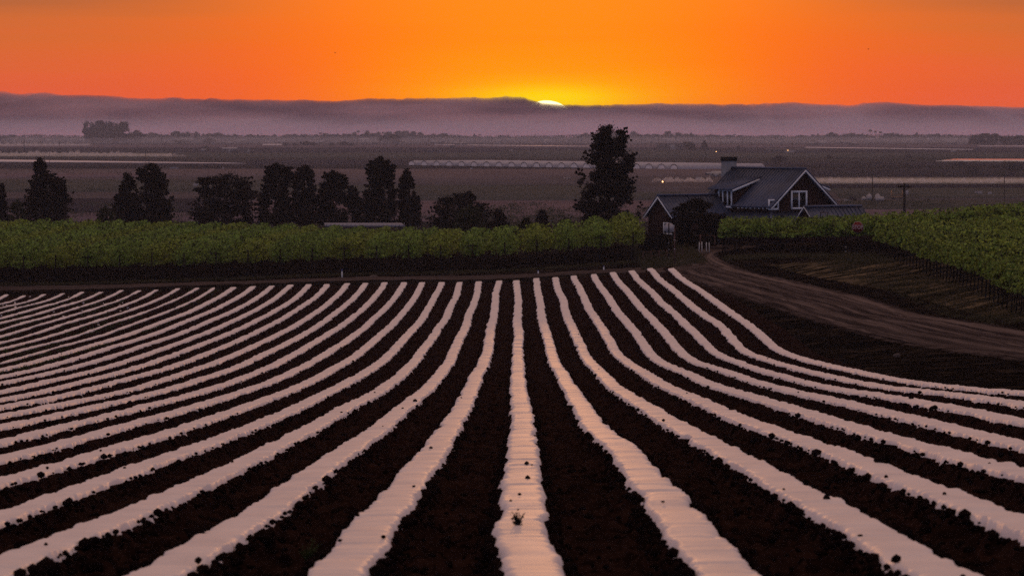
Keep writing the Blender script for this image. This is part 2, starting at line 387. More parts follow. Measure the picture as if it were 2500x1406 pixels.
def profile(u):          # bed cross profile above the furrow floor
    a = np.abs(u); return .20 * sstep((.405 - a) / .19) + .012 * np.cos(np.clip(a / .3, 0, 1) * 1.57)
def soilz(X, Y, rough=True):
    q = (X - .13 - .0008 * Y) / 1.4; i = np.round(q); u = (q - i) * 1.4 + wander(i, Y)
    z = zg(X, Y) + profile(u) * (q > I0 - .5) * (q < I1 + .5)
    return z, u
def wander(i, Y):
    return (vn(Y * .05, i * 7.3, 5) - .5) * .16 + (vn(Y * .35, i * 3.1, 9) - .5) * .06
ty = np.geomspace(22, 306.5, 1150); tx = np.linspace(-1, 1, 1200)
YY = np.repeat(ty[:, None], len(tx), 1)
XL = -(7.5 + .155 * YY); XL = np.maximum(XL, -43.5); XR = np.minimum(7.5 + .155 * YY, bedx(8, YY) + 2.3)
XX = XL + (XR - XL) * (tx[None] + 1) / 2
SZ, U = soilz(XX, YY)
fur = sstep((np.abs(U) - .225) / .12)
lump = (fbm(XX * 7, YY * 5, 21, 3) - .5) * .09 + (fbm(XX * 2.2, YY * 1.2, 31, 2) - .5) * .06 + np.maximum(vn(XX * 11, YY * 8, 41) - .70, 0) * .26 + np.maximum(vn(XX * 5, YY * 4, 43) - .78, 0) * .40
SZ = SZ + lump * fur - .03 * (1 - fur)
edge = np.minimum(np.minimum((XX - XL) / .8, (bedx(8, YY) + 2.2 - XX) / .7), (306.3 - YY) / 2.0)
SZ = SZ - .30 * (1 - sstep(edge)) - .02
o = obj('soil_field', mkmesh('soil_field', np.stack([XX, YY, SZ], -1), gridfaces(*XX.shape), smooth=True), M['soil']); tag(o, kind='structure')

# plastic mulch strips, one for each bed
words = ['', 'next', 'second', 'third', 'fourth', 'fifth', 'sixth', 'seventh', 'eighth', 'ninth', 'tenth', 'eleventh', 'twelfth', 'thirteenth', 'fourteenth', 'fifteenth', 'sixteenth', 'seventeenth', 'eighteenth', 'nineteenth', 'twentieth',
         'twenty-first', 'twenty-second', 'twenty-third', 'twenty-fourth', 'twenty-fifth', 'twenty-sixth', 'twenty-seventh', 'twenty-eighth']
us = np.array([-1, -.94, -.86, -.77, -.67, -.55, -.38, -.15, .15, .38, .55, .67, .77, .86, .94, 1.0])
tens = {2: 'twenty', 3: 'thirty', 4: 'forty', 5: 'fifty'}; ords = ['', 'first', 'second', 'third', 'fourth', 'fifth', 'sixth', 'seventh', 'eighth', 'ninth']
words = words[:21] + [f'{tens[a // 10]}-{ords[a % 10]}' if a % 10 else {3: 'thirtieth', 4: 'fortieth', 5: 'fiftieth'}[a // 10] for a in range(21, 60)]
for i in range(I0, I1 + 1):
    # first visible depth of this bed
    xe = bedx(i, 100)
    D0 = max(22.5, (abs(xe) - 6.5) / .155)
    D1 = 303.0 + 2.2 * (vn(i * 3.7, 0, 2) - .5) - (4 if i == 8 else 0)
    step = np.clip(np.geomspace(.06, .22, 100), 0, 1)
    Ys = [D0]
    while Ys[-1] < D1: Ys.append(Ys[-1] + min(.24, .05 + Ys[-1] * .0009))
    Ys = np.array(Ys)[:, None]
    wl = .275 + (vn(Ys * .9, i * 5.1, 51) - .5) * .05 + (vn(Ys * 3.1, i * 2.3, 52) - .5) * .05 + (vn(Ys * 8.1, i * 2.9, 58) - .5) * .02 - np.maximum(vn(Ys * .45, i * 9.7, 53) - .78, 0) * .45
    wr = .275 + (vn(Ys * .9, i * 6.1, 54) - .5) * .05 + (vn(Ys * 3.1, i * 4.3, 55) - .5) * .05 + (vn(Ys * 8.1, i * 4.9, 59) - .5) * .02 - np.maximum(vn(Ys * .45, i * 8.7, 56) - .78, 0) * .45
    if i <= -16:          # worn, half buried strips at the far left
        k = .045 + .05 * vn(np.array([[i * 1.9]]), np.array([[0.]]), 8) + np.maximum(vn(Ys * .25, i * 3.3, 61) - .5, 0) * .25
        wl = wl - k; wr = wr - k
    wl = np.maximum(wl, .07); wr = np.maximum(wr, .07)
    u = np.where(us[None] < 0, us[None] * wl, us[None] * wr)
    X = bedx(i, Ys) + u - wander(i, Ys)
    Yg = np.repeat(Ys, len(us), 1)
    a = np.abs(us)[None]
    z = zg(X, Yg) + .215 + .012 * (1 - a ** 2)
    z = z + (vn(Yg * 4.2 + u * 1.5, u * 1.1 + i, 71) - .5) * .009 + (vn(Yg * .9, u * .8 + i, 72) - .5) * .03 - np.maximum(vn(Yg * 2.2 + u, u * .6 + i * 1.7, 74) - .72, 0) * .09        # ripples across the strip
    side = sstep((a - .72) / .28)
    z = z - side * .165 + side * (vn(Yg * 5.5, u * 6 + i * 3.3, 73) - .5) * .06 * (1 - sstep((a - .82) / .15)) + sstep((a - .5) / .3) * (vn(Yg * 3.5 + u * 3, u * 4 + i * 3.3, 75) - .5) * .045
    o = obj('plastic_mulch_strip', mkmesh('plastic_mulch_strip', np.stack([X, Yg, z], -1), gridfaces(*X.shape), smooth=True), M['plastic'])
    if i == 0: lab = 'white plastic mulch strip straight ahead, running under the dark weed'
    elif i == 8: lab = 'white plastic mulch strip on the far right edge of the field, beside the bare verge'
    elif i == I0: lab = 'thin muddy plastic strip at the very left end of the field'
    else:
        side_ = 'right' if i > 0 else 'left'
        look = 'half buried thin white plastic strip' if i <= -16 else 'white wrinkled plastic mulch strip'
        lab = f'{look}, {words[abs(i)]} to the {side_} of the weed strip'
    tag(o, lab, 'mulch strip', 'plastic mulch strips over the planting beds')

# clods
def rockverts(r, seed, sub=1, flat=.75):
    import bmesh
    bm = bmesh.new(); bmesh.ops.create_icosphere(bm, subdivisions=sub, radius=1.0)
    V = np.array([v.co[:] for v in bm.verts]); T = np.array([[v.index for v in f.verts] for f in bm.faces]); bm.free()
    rg = np.random.RandomState(seed); V = V * (1 + (rg.rand(len(V), 1) - .5) * .55) * r; V[:, 2] *= flat
    return V, T
rg = np.random.RandomState(4)
base = [rockverts(1, s) for s in range(8)]
VV = []; TT = []; n0 = 0
for k in range(13000):
    Y = 24 * (200 / 24) ** (rg.rand() ** 1.15); px = rg.uniform(-120, 2620); X = (px - 1250) / F * Y
    i = round((X - .13 - .0008 * Y) / 1.4)
    if i < I0 or i > I1: continue
    sd = rg.choice([-1, 1]); u = sd * (.265 + abs(rg.normal(0, .05))) if rg.rand() < .75 else sd * rg.uniform(.33, .7)
    if rg.rand() < .005: u = rg.uniform(-.25, .25)
    r = rg.uniform(.014, .038) * (1 + (rg.rand() < .16) * .9) * (1 + (rg.rand() < .03) * .8)
    X = bedx(i, Y) + u - wander(i, Y)
    V, T = base[k % 8]; a = rg.rand() * 6.28; ca, sa = math.cos(a), math.sin(a)
    z = zg1(X, Y) + float(profile(np.array(u))) + (.02 if abs(u) < .28 else .0)
    W = V * r; VV.append(np.stack([W[:, 0] * ca - W[:, 1] * sa + X, W[:, 0] * sa + W[:, 1] * ca + Y, W[:, 2] + z + r * .3], -1)); TT.append(T + n0); n0 += len(V)
tag(obj('soil_crumbs', mkmesh('soil_crumbs', np.concatenate(VV), None, np.concatenate(TT)), M['clod']), kind='stuff')
CL = [(785, 1145, 10, 'small clod on the third strip left of the weed, uphill'), (695, 1222, 12, 'dark clod at the right edge of the second pale strip left of the weed'), (607, 1257, 14, 'larger of two clods side by side, left of centre foreground'),
      (637, 1255, 10, 'smaller of two clods side by side, left of centre foreground'), (1010, 1244, 9, 'clod at the right edge of the strip just left of the weed'), (925, 1246, 12, 'flat clod in the middle of the strip just left of the weed'),
      (207, 1200, 9, 'round clod on a strip in the left foreground'), (17, 1118, 9, 'little clod on a strip at the left edge of the picture'), (2018, 1284, 18, 'upright dark clod on the left slope of a strip, right foreground'),
      (1618, 1290, 9, 'small dark clod on the first strip right of the weed'), (2140, 1128, 17, 'flat oval clod above the big round clod, right foreground'), (2393, 1238, 32, 'long flat clod lying on a strip at the lower right'),
      (2155, 1182, 40, 'big round clod at the lower edge of a strip, right foreground'), (500, 1340, 32, 'pointed clod in the middle of a strip, lower left'), (2100, 1388, 12, 'faint clod on the lowest part of a right-hand strip')]
for k, (px, py, sz, lab) in enumerate(CL):
    X, Y, s = hit(px, py - 6)
    i = round((X - .13 - .0008 * Y) / 1.4); q = (X - bedx(i, Y)) + wander(i, Y)
    z = zg1(X, Y) + (.235 if abs(q) < .3 else .13)
    V, T = rockverts(sz / s / 2, 100 + k, 2, 1.0 if k in (8, 12, 13) else .5)
    o = obj('soil_clod', mkmesh('soil_clod', V, None, T), M['clod'], loc=(X, Y, z + sz / s * .1)); tag(o, lab, 'clod', 'loose clods lying on the mulch strips')
    if k == 11: o.scale = (1.25, .7, .7)

# ------------------------------------------------------------------ leaf clouds
def leafmesh(C, size, rg, flat=0.0, aspect=.62):
    n = len(C); sz = size * rg.uniform(.6, 1.35, (n, 1))
    a = rg.normal(size=(n, 3)); a[:, 2] *= (1 - flat); a /= np.linalg.norm(a, axis=1, keepdims=True)
    b = rg.normal(size=(n, 3)); b -= (a * b).sum(1, keepdims=True) * a; b /= np.linalg.norm(b, axis=1, keepdims=True)
    V = np.stack([C + a * sz * .5, C + b * sz * .5 * aspect, C - a * sz * .5, C - b * sz * .5 * aspect], 1)
    return V.reshape(-1, 3), np.arange(n * 4).reshape(-1, 4)

# ------------------------------------------------------------------ roads, headland
def ribbon(name, pts, half, mat, lift=.03, nseg=400, ncr=13):
    P = np.array([p[:2] for p in pts], float); d = np.r_[0, np.cumsum(np.linalg.norm(np.diff(P, axis=0), axis=1))]
    # smooth by Catmull style resampling
    t = np.linspace(0, d[-1], nseg)
    X = np.interp(t, d, P[:, 0]); Y = np.interp(t, d, P[:, 1])
    for _ in range(60):
        X[1:-1] = (X[:-2] + X[2:] + 2 * X[1:-1]) / 4; Y[1:-1] = (Y[:-2] + Y[2:] + 2 * Y[1:-1]) / 4
    h = np.interp(t, d, half) if hasattr(half, '__len__') else np.full(nseg, half)
    tx_, ty_ = np.gradient(X), np.gradient(Y); n = np.hypot(tx_, ty_); nx, ny = -ty_ / n, tx_ / n
    c = np.linspace(-1, 1, ncr)
    VX = X[:, None] + nx[:, None] * c * h[:, None]; VY = Y[:, None] + ny[:, None] * c * h[:, None]
    VZ = zg(VX, VY) + (fbm(VX * .8, VY * .5, 3, 3) - .5) * .12 + lift - .25 * (np.abs(c) > .98) - .012 * (np.abs(np.abs(c) - .45) < .2)
    me = mkmesh(name, np.stack([VX, VY, VZ], -1), gridfaces(nseg, ncr), smooth=True)
    uvl = me.uv_layers.new(name='UVMap')
    vi = np.empty(len(me.loops), np.int32); me.loops.foreach_get('vertex_index', vi)
    uvs = np.stack([np.repeat(t, ncr) / 1.0, np.tile((c + 1) / 2, nseg)], -1)[vi]
    uvl.data.foreach_set('uv', uvs.astype(np.float32).ravel())
    o = obj(name, me, mat); tag(o, kind='structure'); return o
ribbon('dirt_road', [(32, 60), (27, 110), (23.4, 140), (20.9, 168), (18.5, 196), (17.2, 226), (15.4, 260), (13.6, 300), (13.8, 318), (15.6, 330), (19, 340)], [3.2, 3.6, 3.8, 3.9, 3.9, 3.7, 3.4, 2.8, 2.2, 2.0, 2.0], M['road'])
ribbon('farm_track', [(-60, 313.5), (-30, 312.5), (-10, 311.5), (2, 311), (8, 309), (11, 305), (13.5, 297)], 2.4, M['road'], lift=.045)
def sheet(name, pts, mat, lift, res=1.0, subd=(40, 40)):
    # bilinear patch over four corners, draped on the ground
    a, b_, c, d = [np.array(p, float) for p in pts]
    s = np.linspace(0, 1, subd[0])[:, None, None]; t = np.linspace(0, 1, subd[1])[None, :, None]
    P = (a * (1 - t) + b_ * t) * (1 - s) + (d * (1 - t) + c * t) * s
    Z = zg(P[..., 0], P[..., 1]) + (fbm(P[..., 0] * .8, P[..., 1] * .5, 3, 3) - .5) * .12 + lift
    Z[0] -= .2; Z[-1] -= .2; Z[:, 0] -= .2; Z[:, -1] -= .2
    return tag(obj(name, mkmesh(name, np.stack([P[..., 0], P[..., 1], Z], -1), gridfaces(*subd), smooth=True), mat), kind='structure')
sheet('headland', [(30.0, 110), (44, 110), (33, 309), (18.0, 296)], M['headland'], .02, subd=(150, 30))

# ------------------------------------------------------------------ vineyards
rg = np.random.RandomState(11)
def vine_leaves(L_, dens, rg, zmin=.75, zmax=2.25, half=.42, size=.17, front=0.0):
    """leaves of a hedge-like vine row of length L_ along +Y (local)"""
    n = int(L_ * dens); y = rg.rand(n) * L_
    top = zmax + (vn(y * .95, y * 0, rg.randint(999)) - .55) * 1.15
    zz = zmin + (top - zmin) * rg.rand(n) ** .62
    wv = half * (.65 + .7 * vn(y * 1.1, zz * 1.3, rg.randint(999)))
    x = rg.normal(0, .55, n).clip(-1.2, 1.2) * wv
    # upright shoots
    ns = int(L_ * dens * .12); ys_ = rg.rand(ns) * L_; 
    sh = np.stack([rg.normal(0, .22, ns), ys_, zmax + rg.rand(ns) ** 1.6 * .7 - .15], -1)
    return np.concatenate([np.stack([x, y, zz], -1), sh])
# left block: rows run away from the camera behind their end posts
def vine_row_left(k, X0, Y0, Ylen, lab):
    r = empty('vine_row', (X0, Y0, zg1(X0, Y0)))
    Cn = [vine_leaves(7, 460, rg, zmin=1.15, size=.15, half=.78), vine_leaves(Ylen - 7, 130, rg, zmin=1.0, half=.85) + np.array([0, 7, 0])]
    Cc = np.concatenate(Cn); big = np.r_[np.full(len(Cn[0]), .17), np.full(len(Cn[1]), .28)][:, None]
    Cc[:, 0] += .0008 * Cc[:, 1]
    Cc[:, 2] += zg(Cc[:, 0] + X0, Cc[:, 1] + Y0) - r.location.z
    V, Q = leafmesh(Cc, big, rg)
    obj('foliage', mkmesh('foliage', V, Q), M['vine'] if k % 3 else M['vine2'], r)
    mb = MB().tube([(0, -.15, -.3), (0.02, -.1, 2.15 + .1 * rg.rand())], .06, 6); 
    if k % 4 == 1: mb.box(-.45, .45, -.16, -.04, 1.98, 2.06)
    mb.build('end_post', M['pole'], r)
    for q in range(4):
        yy = 1.2 + q * 1.8; zz = zg1(X0, Y0 + yy) - r.location.z
        MB().tube([(0, yy, zz - .1), (.04, yy, zz + .5), (-.03, yy + .05, zz + 1.0)], [.045, .035, .03], 5).build('vine_trunk', M['bark'], r)
    return tag(r, lab, 'vine row', 'vine rows of the left vineyard block')
kk = 0
pxs = np.arange(1545, -650, -78.3)
for k, px in enumerate(pxs):
    Y0 = 318.0 + (1.2 if px > 1300 else 0); X0 = (px - 1250) / F * Y0
    ln = 106 if px < 1230 else 62
    lab = 'vine row at the right corner of the left block, beside the back-facing sign' if k == 0 else 'second vine row leftward from the corner by the back-facing sign' if k == 1 else f'{words[k + 1]} vine row leftward from the corner by the back-facing sign'
    vine_row_left(k, X0, Y0, ln, lab)
# right block: rows run sideways, their ends face the headland
def vine_row_right(k, X0, Y0, X1, lab, dens):
    r = empty('vine_row', (X0, Y0, zg1(X0, Y0)))
    Ls = X1 - X0; C0 = vine_leaves(Ls, dens, rg, zmin=1.15, zmax=2.0, half=.55); C0[:, 1] -= .45
    Cc = np.stack([C0[:, 1], C0[:, 0], C0[:, 2]], -1)
    Cc[:, 2] += zg(Cc[:, 0] + X0, Cc[:, 1] + Y0) - r.location.z
    V, Q = leafmesh(Cc, .23, rg)
    obj('foliage', mkmesh('foliage', V, Q), M['vine2'] if k % 2 else M['vine'], r)
    MB().tube([(-.12, 0, -.3), (.05, 0, 1.9)], .04, 6).build('end_post', M['pole'], r)
    for q in range(3):
        xx = .8 + q * 1.7; zz = zg1(X0 + xx, Y0) - r.location.z
        MB().tube([(xx, 0, zz - .1), (xx + .03, .03, zz + .5), (xx - .02, 0, zz + 1.0)], [.05, .04, .03], 5).build('vine_trunk', M['bark'], r)
    return tag(r, lab, 'vine row', 'vine rows of the right vineyard block')
nR = 0
Yr = 203.0
rows = []
while Yr < 340:
    X0 = np.interp(Yr, [203, 211, 264, 309], [25.8, 26, 27.4, 27.8]) if Yr < 311.5 else np.interp(Yr, [322, 340], [16.6, 18.4])
    if not 311.5 <= Yr < 321: rows.append((X0, Yr))
    Yr += 2.5
for k, (X0, Y0) in enumerate(rows):
    last = len(rows) - 1
    if k == 0: lab = 'nearest vine row of the right block, at the right edge of the picture'
    elif k == last: lab = 'farthest vine row of the right block, in front of the farmhouse'
    elif k > last - 26: lab = f'vine row of the right block, {words[last - k + 1]} counting from the farmhouse side'
    else: lab = f'vine row of the right block, {words[k + 1]} counting from the nearest one'
    near_end = Y0 < 265
    vine_row_right(k, X0, Y0, max(X0 + 8, .140 * Y0 + 1.5), lab, 330 if k < last - 7 else 380)

# ------------------------------------------------------------------ trees
def tree_from_outline(name, outline, base_y, s, label, cat, mat, leaf=.22, dens=1.0, group=None, depth=.8, seed=1, trunk_r=.22, peaks=None, clump=.55, gaps=.25):
    """outline: rows (py, x_left, x_right) of the crown in photo units at scale s"""
    rg = np.random.RandomState(seed)
    ol = np.array(outline, float); cx = (ol[-1, 1] + ol[-1, 2]) / 2
    Y = F / s; X0 = (cx - 1250) / s; z0 = zg1(X0, Y) if Y < 950 else 0.0
    Zs = CZ - (ol[:, 0] - HY) / s - z0; Lx = (ol[:, 1] - cx) / s; Rx = (ol[:, 2] - cx) / s
    zt, zb = Zs[0], max(Zs[-1] - .3, .4)
    r = empty(name, (X0, Y, z0))
    H = zt - zb
    area = 0
    for j in range(len(ol) - 1): area += abs(Zs[j] - Zs[j + 1]) * (Rx[j] - Lx[j] + Rx[j + 1] - Lx[j + 1]) / 2
    nc = int(max(30, area * 5.0 * dens / (clump ** 2)) )
    C = []
    z = zb + H * rg.rand(nc * 2)
    zi = Zs[::-1]; l = np.interp(z, zi, Lx[::-1]); rr = np.interp(z, zi, Rx[::-1])
    wsum = (rr - l); keep = rg.rand(len(z)) < wsum / wsum.max(); z, l, rr = z[keep][:nc], l[keep][:nc], rr[keep][:nc]
    # more clumps near the surface
    th = rg.rand(len(z)) * 2 * math.pi; rad = rg.rand(len(z)) ** .42
    mid = (l + rr) / 2; hw = (rr - l) / 2
    hw = np.maximum(hw - clump * .32, hw * .45)
    wob = 1 + (vn(z * 1.7, th * 1.2, seed) - .5) * gaps * 1.2
    cx_ = mid + np.cos(th) * rad * hw * wob; cy_ = np.sin(th) * rad * hw * depth
    # outline clumps so the drawn silhouette is met on both sides
    ze = np.linspace(zb, zt, int(H / (clump * .55)) + 3); le = np.interp(ze, zi, Lx[::-1]); re = np.interp(ze, zi, Rx[::-1])
    keepe = rg.rand(len(ze)) > .34
    cc = np.concatenate([np.stack([cx_, cy_, z], -1), np.stack([le + clump * .45, rg.normal(0, .4, len(ze)), ze], -1)[keepe], np.stack([re - clump * .45, rg.normal(0, .4, len(ze)), ze], -1)[keepe]])
    cc[:, 0] = (cc[:, 0] - mid.mean()) * .93 + mid.mean(); csz = np.ones(len(cc)); br = []; bs = []
    for q in range(int(20 + H * 6)):
        zz = zb + H * rg.uniform(.02, .93); sd_ = rg.choice([-1, 1]); l0 = np.interp(zz, zi, Lx[::-1]); r0 = np.interp(zz, zi, Rx[::-1]); m0 = (l0 + r0) / 2; e_ = (r0 if sd_ > 0 else l0) - m0
        yb_ = rg.normal(0, .35) * abs(e_)
        for t_ in np.linspace(.45, rg.uniform(.98, 1.14), 6):
            br.append((m0 + e_ * t_, yb_ * t_, zz + (t_ - .5) * H * .07 + rg.normal(0, .05))); bs.append(max(.22, 1.0 - .75 * t_))
    for t_ in np.linspace(0, 1, 8): br.append((np.interp(zt * (.86 + .14 * t_), zi, (Lx + Rx)[::-1] / 2) + rg.normal(0, .06), 0, zt * (.86 + .145 * t_))); bs.append(.7 - .45 * t_)
    cc = np.concatenate([cc, np.array(br)]); csz = np.concatenate([csz, np.array(bs)])
    holes = vn(cc[:, 0] * 1.5 + 31, cc[:, 2] * 1.3, seed + 5) > gaps * .72; cc = cc[holes]; csz = csz[holes]
    per = int(30 * dens)
    sz = clump * (csz * rg.uniform(.4, 1.15, len(cc)))[:, None, None]
    pts = cc[:, None] + rg.normal(size=(len(cc), per, 3)) * sz * np.array([.42, .42, .34])
    P = pts.reshape(-1, 3); P[:, 2] = np.maximum(P[:, 2], .15)
    V, Q = leafmesh(P, leaf, rg)
    obj('crown', mkmesh('crown', V, Q), mat, r)
    mb = MB(); mb.tube([(0, 0, -.4), (0.03, 0, zb + H * .3), (mid.mean() * .6, 0, zb + H * .62), (np.interp(zt * .95, zi, (Lx + Rx)[::-1] / 2), 0, zt * .93)], [trunk_r, trunk_r * .75, trunk_r * .45, trunk_r * .12], 7)
    for q in range(9):
        zz = zb + H * (.12 + .72 * rg.rand()); a = rg.rand() * 6.28; hwz = np.interp(zz, zi, (Rx - Lx)[::-1] / 2); m0 = np.interp(zz, zi, (Lx + Rx)[::-1] / 2)
        mb.tube([(m0 * .3, 0, zz - .1 * H), (m0 + math.cos(a) * hwz * .4, math.sin(a) * hwz * .35, zz - .02 * H), (m0 + math.cos(a) * hwz * .8, math.sin(a) * hwz * .7, zz + .07 * H)], [trunk_r * .4, trunk_r * .25, trunk_r * .08], 5)
    mb.build('trunk', M['bark'], r)
    return tag(r, label, cat, group)
GT = 'dark trees behind the left vineyard'
S1 = 20.8
TR = [
 ([(442, -5, 5), (470, -22, 9), (500, -28, 13), (540, -30, 24)], 'dark tree cut off by the left edge of the picture', 2, .6),
 ([(388, 90, 101), (400, 86, 107), (418, 84, 112), (430, 81, 128), (438, 80, 150), (452, 76, 160), (468, 68, 163), (482, 65, 172), (500, 62, 168), (538, 55, 166)], 'pointed dark tree second from the left edge, with a thin top', 3, .5),
 ([(427, 303, 314), (450, 299, 329), (480, 285, 334), (505, 279, 340), (540, 272, 345)], 'narrow lower tree leaning against the taller dark tree on its right', 4, .5),
 ([(403, 362, 384), (415, 339, 392), (430, 336, 397), (440, 334, 403), (452, 348, 407), (470, 340, 415), (490, 328, 421), (515, 326, 420), (540, 318, 420)], 'stout dark tree with stepped branches left of the broad round one', 5, .5),
 ([(428, 553, 568), (436, 492, 606), (450, 489, 612), (470, 482, 623), (490, 478, 619), (515, 472, 621), (540, 470, 620)], 'broad round-topped dark tree, the widest of the row', 6, .62),
 ([(403, 664, 680), (414, 649, 712), (430, 646, 714), (450, 645, 710), (470, 640, 706), (490, 634, 712), (510, 630, 712), (540, 628, 714)], 'dark tree with two blunt tops right of the broad round tree', 7, .5),
 ([(408, 749, 755), (413, 722, 757), (425, 717, 762), (450, 715, 766), (475, 714, 771), (500, 714, 774), (540, 714, 776)], 'columnar dark tree with two spiky tips in the middle of the row', 8, .45),
 ([(418, 810, 816), (427, 794, 834), (440, 788, 845), (460, 784, 848), (480, 779, 845), (500, 774, 842), (540, 772, 843)], 'oval dark tree left of the small conical one', 9, .5),
 ([(455, 857, 862), (470, 850, 872), (490, 843, 879), (510, 839, 882), (545, 838, 886)], 'small conical dark tree tucked between two taller trees', 10, .42),
 ([(386, 922, 934), (398, 904, 944), (410, 900, 962), (425, 896, 963), (442, 899, 958), (455, 896, 964), (480, 888, 968), (505, 882, 970), (545, 885, 972)], 'tallest open-crowned tree of the left row, sky showing through', 11, .5),
 ([(415, 990, 996), (430, 981, 1002), (450, 976, 1009), (480, 975, 1018), (500, 974, 1024), (545, 975, 1028)], 'thin feathery tree at the right end of the dark row', 12, .42),
]
for ol, lab, sd, cl in TR:
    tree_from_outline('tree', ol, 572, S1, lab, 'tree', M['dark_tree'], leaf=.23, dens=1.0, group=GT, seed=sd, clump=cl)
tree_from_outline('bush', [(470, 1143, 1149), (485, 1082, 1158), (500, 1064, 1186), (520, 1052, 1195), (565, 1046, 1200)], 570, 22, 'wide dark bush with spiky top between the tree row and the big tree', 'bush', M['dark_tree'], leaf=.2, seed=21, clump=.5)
tree_from_outline('bush', [(503, 1145, 1152), (520, 1118, 1178), (540, 1110, 1184), (568, 1106, 1186)], 570, 24, 'lighter green bush in front of the wide dark bush', 'bush', M['green_tree'], leaf=.18, seed=22, clump=.42)
tree_from_outline('bush', [(511, 1213, 1219), (530, 1206, 1231), (550, 1196, 1240), (572, 1190, 1245)], 570, 24, 'small dark conical bush right of the light green bush', 'bush', M['dark_tree'], leaf=.18, seed=23, clump=.36)
tree_from_outline('bush', [(532, 1283, 1287), (550, 1271, 1297), (572, 1265, 1302)], 570, 24, 'little green conical bush just behind the vines', 'bush', M['green_tree'], leaf=.17, seed=24, clump=.32)
tree_from_outline('bush', [(513, 1321, 1325), (530, 1312, 1333), (550, 1308, 1339), (572, 1306, 1342)], 570, 24, 'dark pointed bush above the parked car', 'bush', M['dark_tree'], leaf=.17, seed=25, clump=.34)
tree_from_outline('bush', [(534, 1378, 1384), (550, 1369, 1398), (572, 1362, 1405)], 570, 24, 'low dark bush between the parked car and the big tree', 'bush', M['dark_tree'], leaf=.17, seed=26, clump=.34)
tree_from_outline('bush', [(488, 40, 44), (500, 30, 55), (520, 24, 60), (545, 20, 66)], 570, 22, 'thin sparse bush between the two leftmost dark trees', 'bush', M['green_tree'], leaf=.14, seed=27, clump=.3, dens=.45)
tree_from_outline('bush', [(505, 255, 262), (520, 240, 280), (545, 236, 284)], 570, 22, 'scrubby bush at the left foot of the twin dark trees', 'bush', M['green_tree'], leaf=.14, seed=28, clump=.3, dens=.5)
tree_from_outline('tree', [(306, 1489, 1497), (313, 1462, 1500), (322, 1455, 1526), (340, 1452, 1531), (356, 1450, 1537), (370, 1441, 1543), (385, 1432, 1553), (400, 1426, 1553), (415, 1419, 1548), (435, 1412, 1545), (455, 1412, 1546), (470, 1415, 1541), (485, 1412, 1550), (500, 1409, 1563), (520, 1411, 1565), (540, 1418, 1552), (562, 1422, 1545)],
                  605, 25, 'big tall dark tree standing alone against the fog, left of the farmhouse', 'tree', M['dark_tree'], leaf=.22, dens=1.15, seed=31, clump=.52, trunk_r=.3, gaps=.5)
tree_from_outline('bush', [(487, 1690, 1712), (495, 1668, 1728), (510, 1652, 1744), (530, 1645, 1762), (545, 1643, 1778), (592, 1642, 1776)], 592, 29.9, 'large round dark bush in front of the farmhouse wing', 'bush', M['dark_tree'], leaf=.14, dens=1.2, seed=32, clump=.42)
tree_from_outline('bush', [(575, 1585, 1625), (583, 1568, 1640), (600, 1565, 1645)], 600, 31, 'low dark shrub at the foot of the wing wall', 'bush', M['dark_tree'], leaf=.12, seed=33, clump=.28)

# ------------------------------------------------------------------ farmhouse
hs = 28.6; HA = math.radians(42)
OY = F / hs; OX = (1957 - 1250) / hs
hz = zg1(OX - 2, OY + 3)
house = empty('farmhouse', (OX, OY, 0)); hu = np.array([math.sin(HA), -math.cos(HA)]); hv = np.array([math.cos(HA), math.sin(HA)])
house.rotation_euler = (0, 0, math.atan2(hu[1], hu[0]))     # local x = p (towards the front gable), local y = q (along the gable)
tag(house, 'dark board farmhouse with metal roofs, pale trim and a chimney behind the hedge of vines', 'house')
def ponp(px, py, p0):       # photo point on the plane p = p0 -> (q, z)
    k = (px - 1250) / F; Y = (p0 + OX * hu[0] + OY * hu[1]) / (k * hu[0] + hu[1]); X = k * Y
    return (X - OX) * hv[0] + (Y - OY) * hv[1], CZ - (py - HY) * Y / F
def ponq(px, py, q0):
    k = (px - 1250) / F; Y = (q0 + OX * hv[0] + OY * hv[1]) / (k * hv[0] + hv[1]); X = k * Y
    return (X - OX) * hu[0] + (Y - OY) * hu[1], CZ - (py - HY) * Y / F
ZR = CZ - (411 - HY) / hs; SL = .774; W2 = 4.15; LEN = 8.3     # ridge, slope, half width of roof, length
g0 = hz - .5
def gable_roof(mb, p0, p1, q0, zr, half, sl, th=.12, rib=.42, axis='p', ribs=True):
    """two slabs with standing seams; ridge along p (axis p) or along q"""
    def T(a, b, z): return (a, b, z) if axis == 'p' else (b, a, z)
    for sd in (-1, 1):
        e = q0 + sd * half; ze = zr - half * sl
        P = [T(p0, q0, zr - th), T(p1, q0, zr - th), T(p1, e, ze - th), T(p0, e, ze - th), T(p0, q0, zr), T(p1, q0, zr), T(p1, e, ze), T(p0, e, ze)]
        mb.hexa(P)
        if ribs:
            n = max(2, int(round((p1 - p0) / rib)))
            for k in range(n + 1):
                a = p0 + (p1 - p0) * k / n; a0, a1 = a - .02, a + .02
                mb.hexa([T(a0, q0 + sd * .05, zr - .03), T(a1, q0 + sd * .05, zr - .03), T(a1, e, ze - .02), T(a0, e, ze - .02),
                         T(a0, q0 + sd * .05, zr + .03), T(a1, q0 + sd * .05, zr + .03), T(a1, e, ze + .05), T(a0, e, ze + .05)])
    mb.hexa([T(p0 - .02, q0 - .16, zr - .06), T(p1 + .02, q0 - .16, zr - .06), T(p1 + .02, q0 + .16, zr - .06), T(p0 - .02, q0 + .16, zr - .06),
             T(p0 - .02, q0 - .07, zr + .09), T(p1 + .02, q0 - .07, zr + .09), T(p1 + .02, q0 + .07, zr + .09), T(p0 - .02, q0 + .07, zr + .09)])
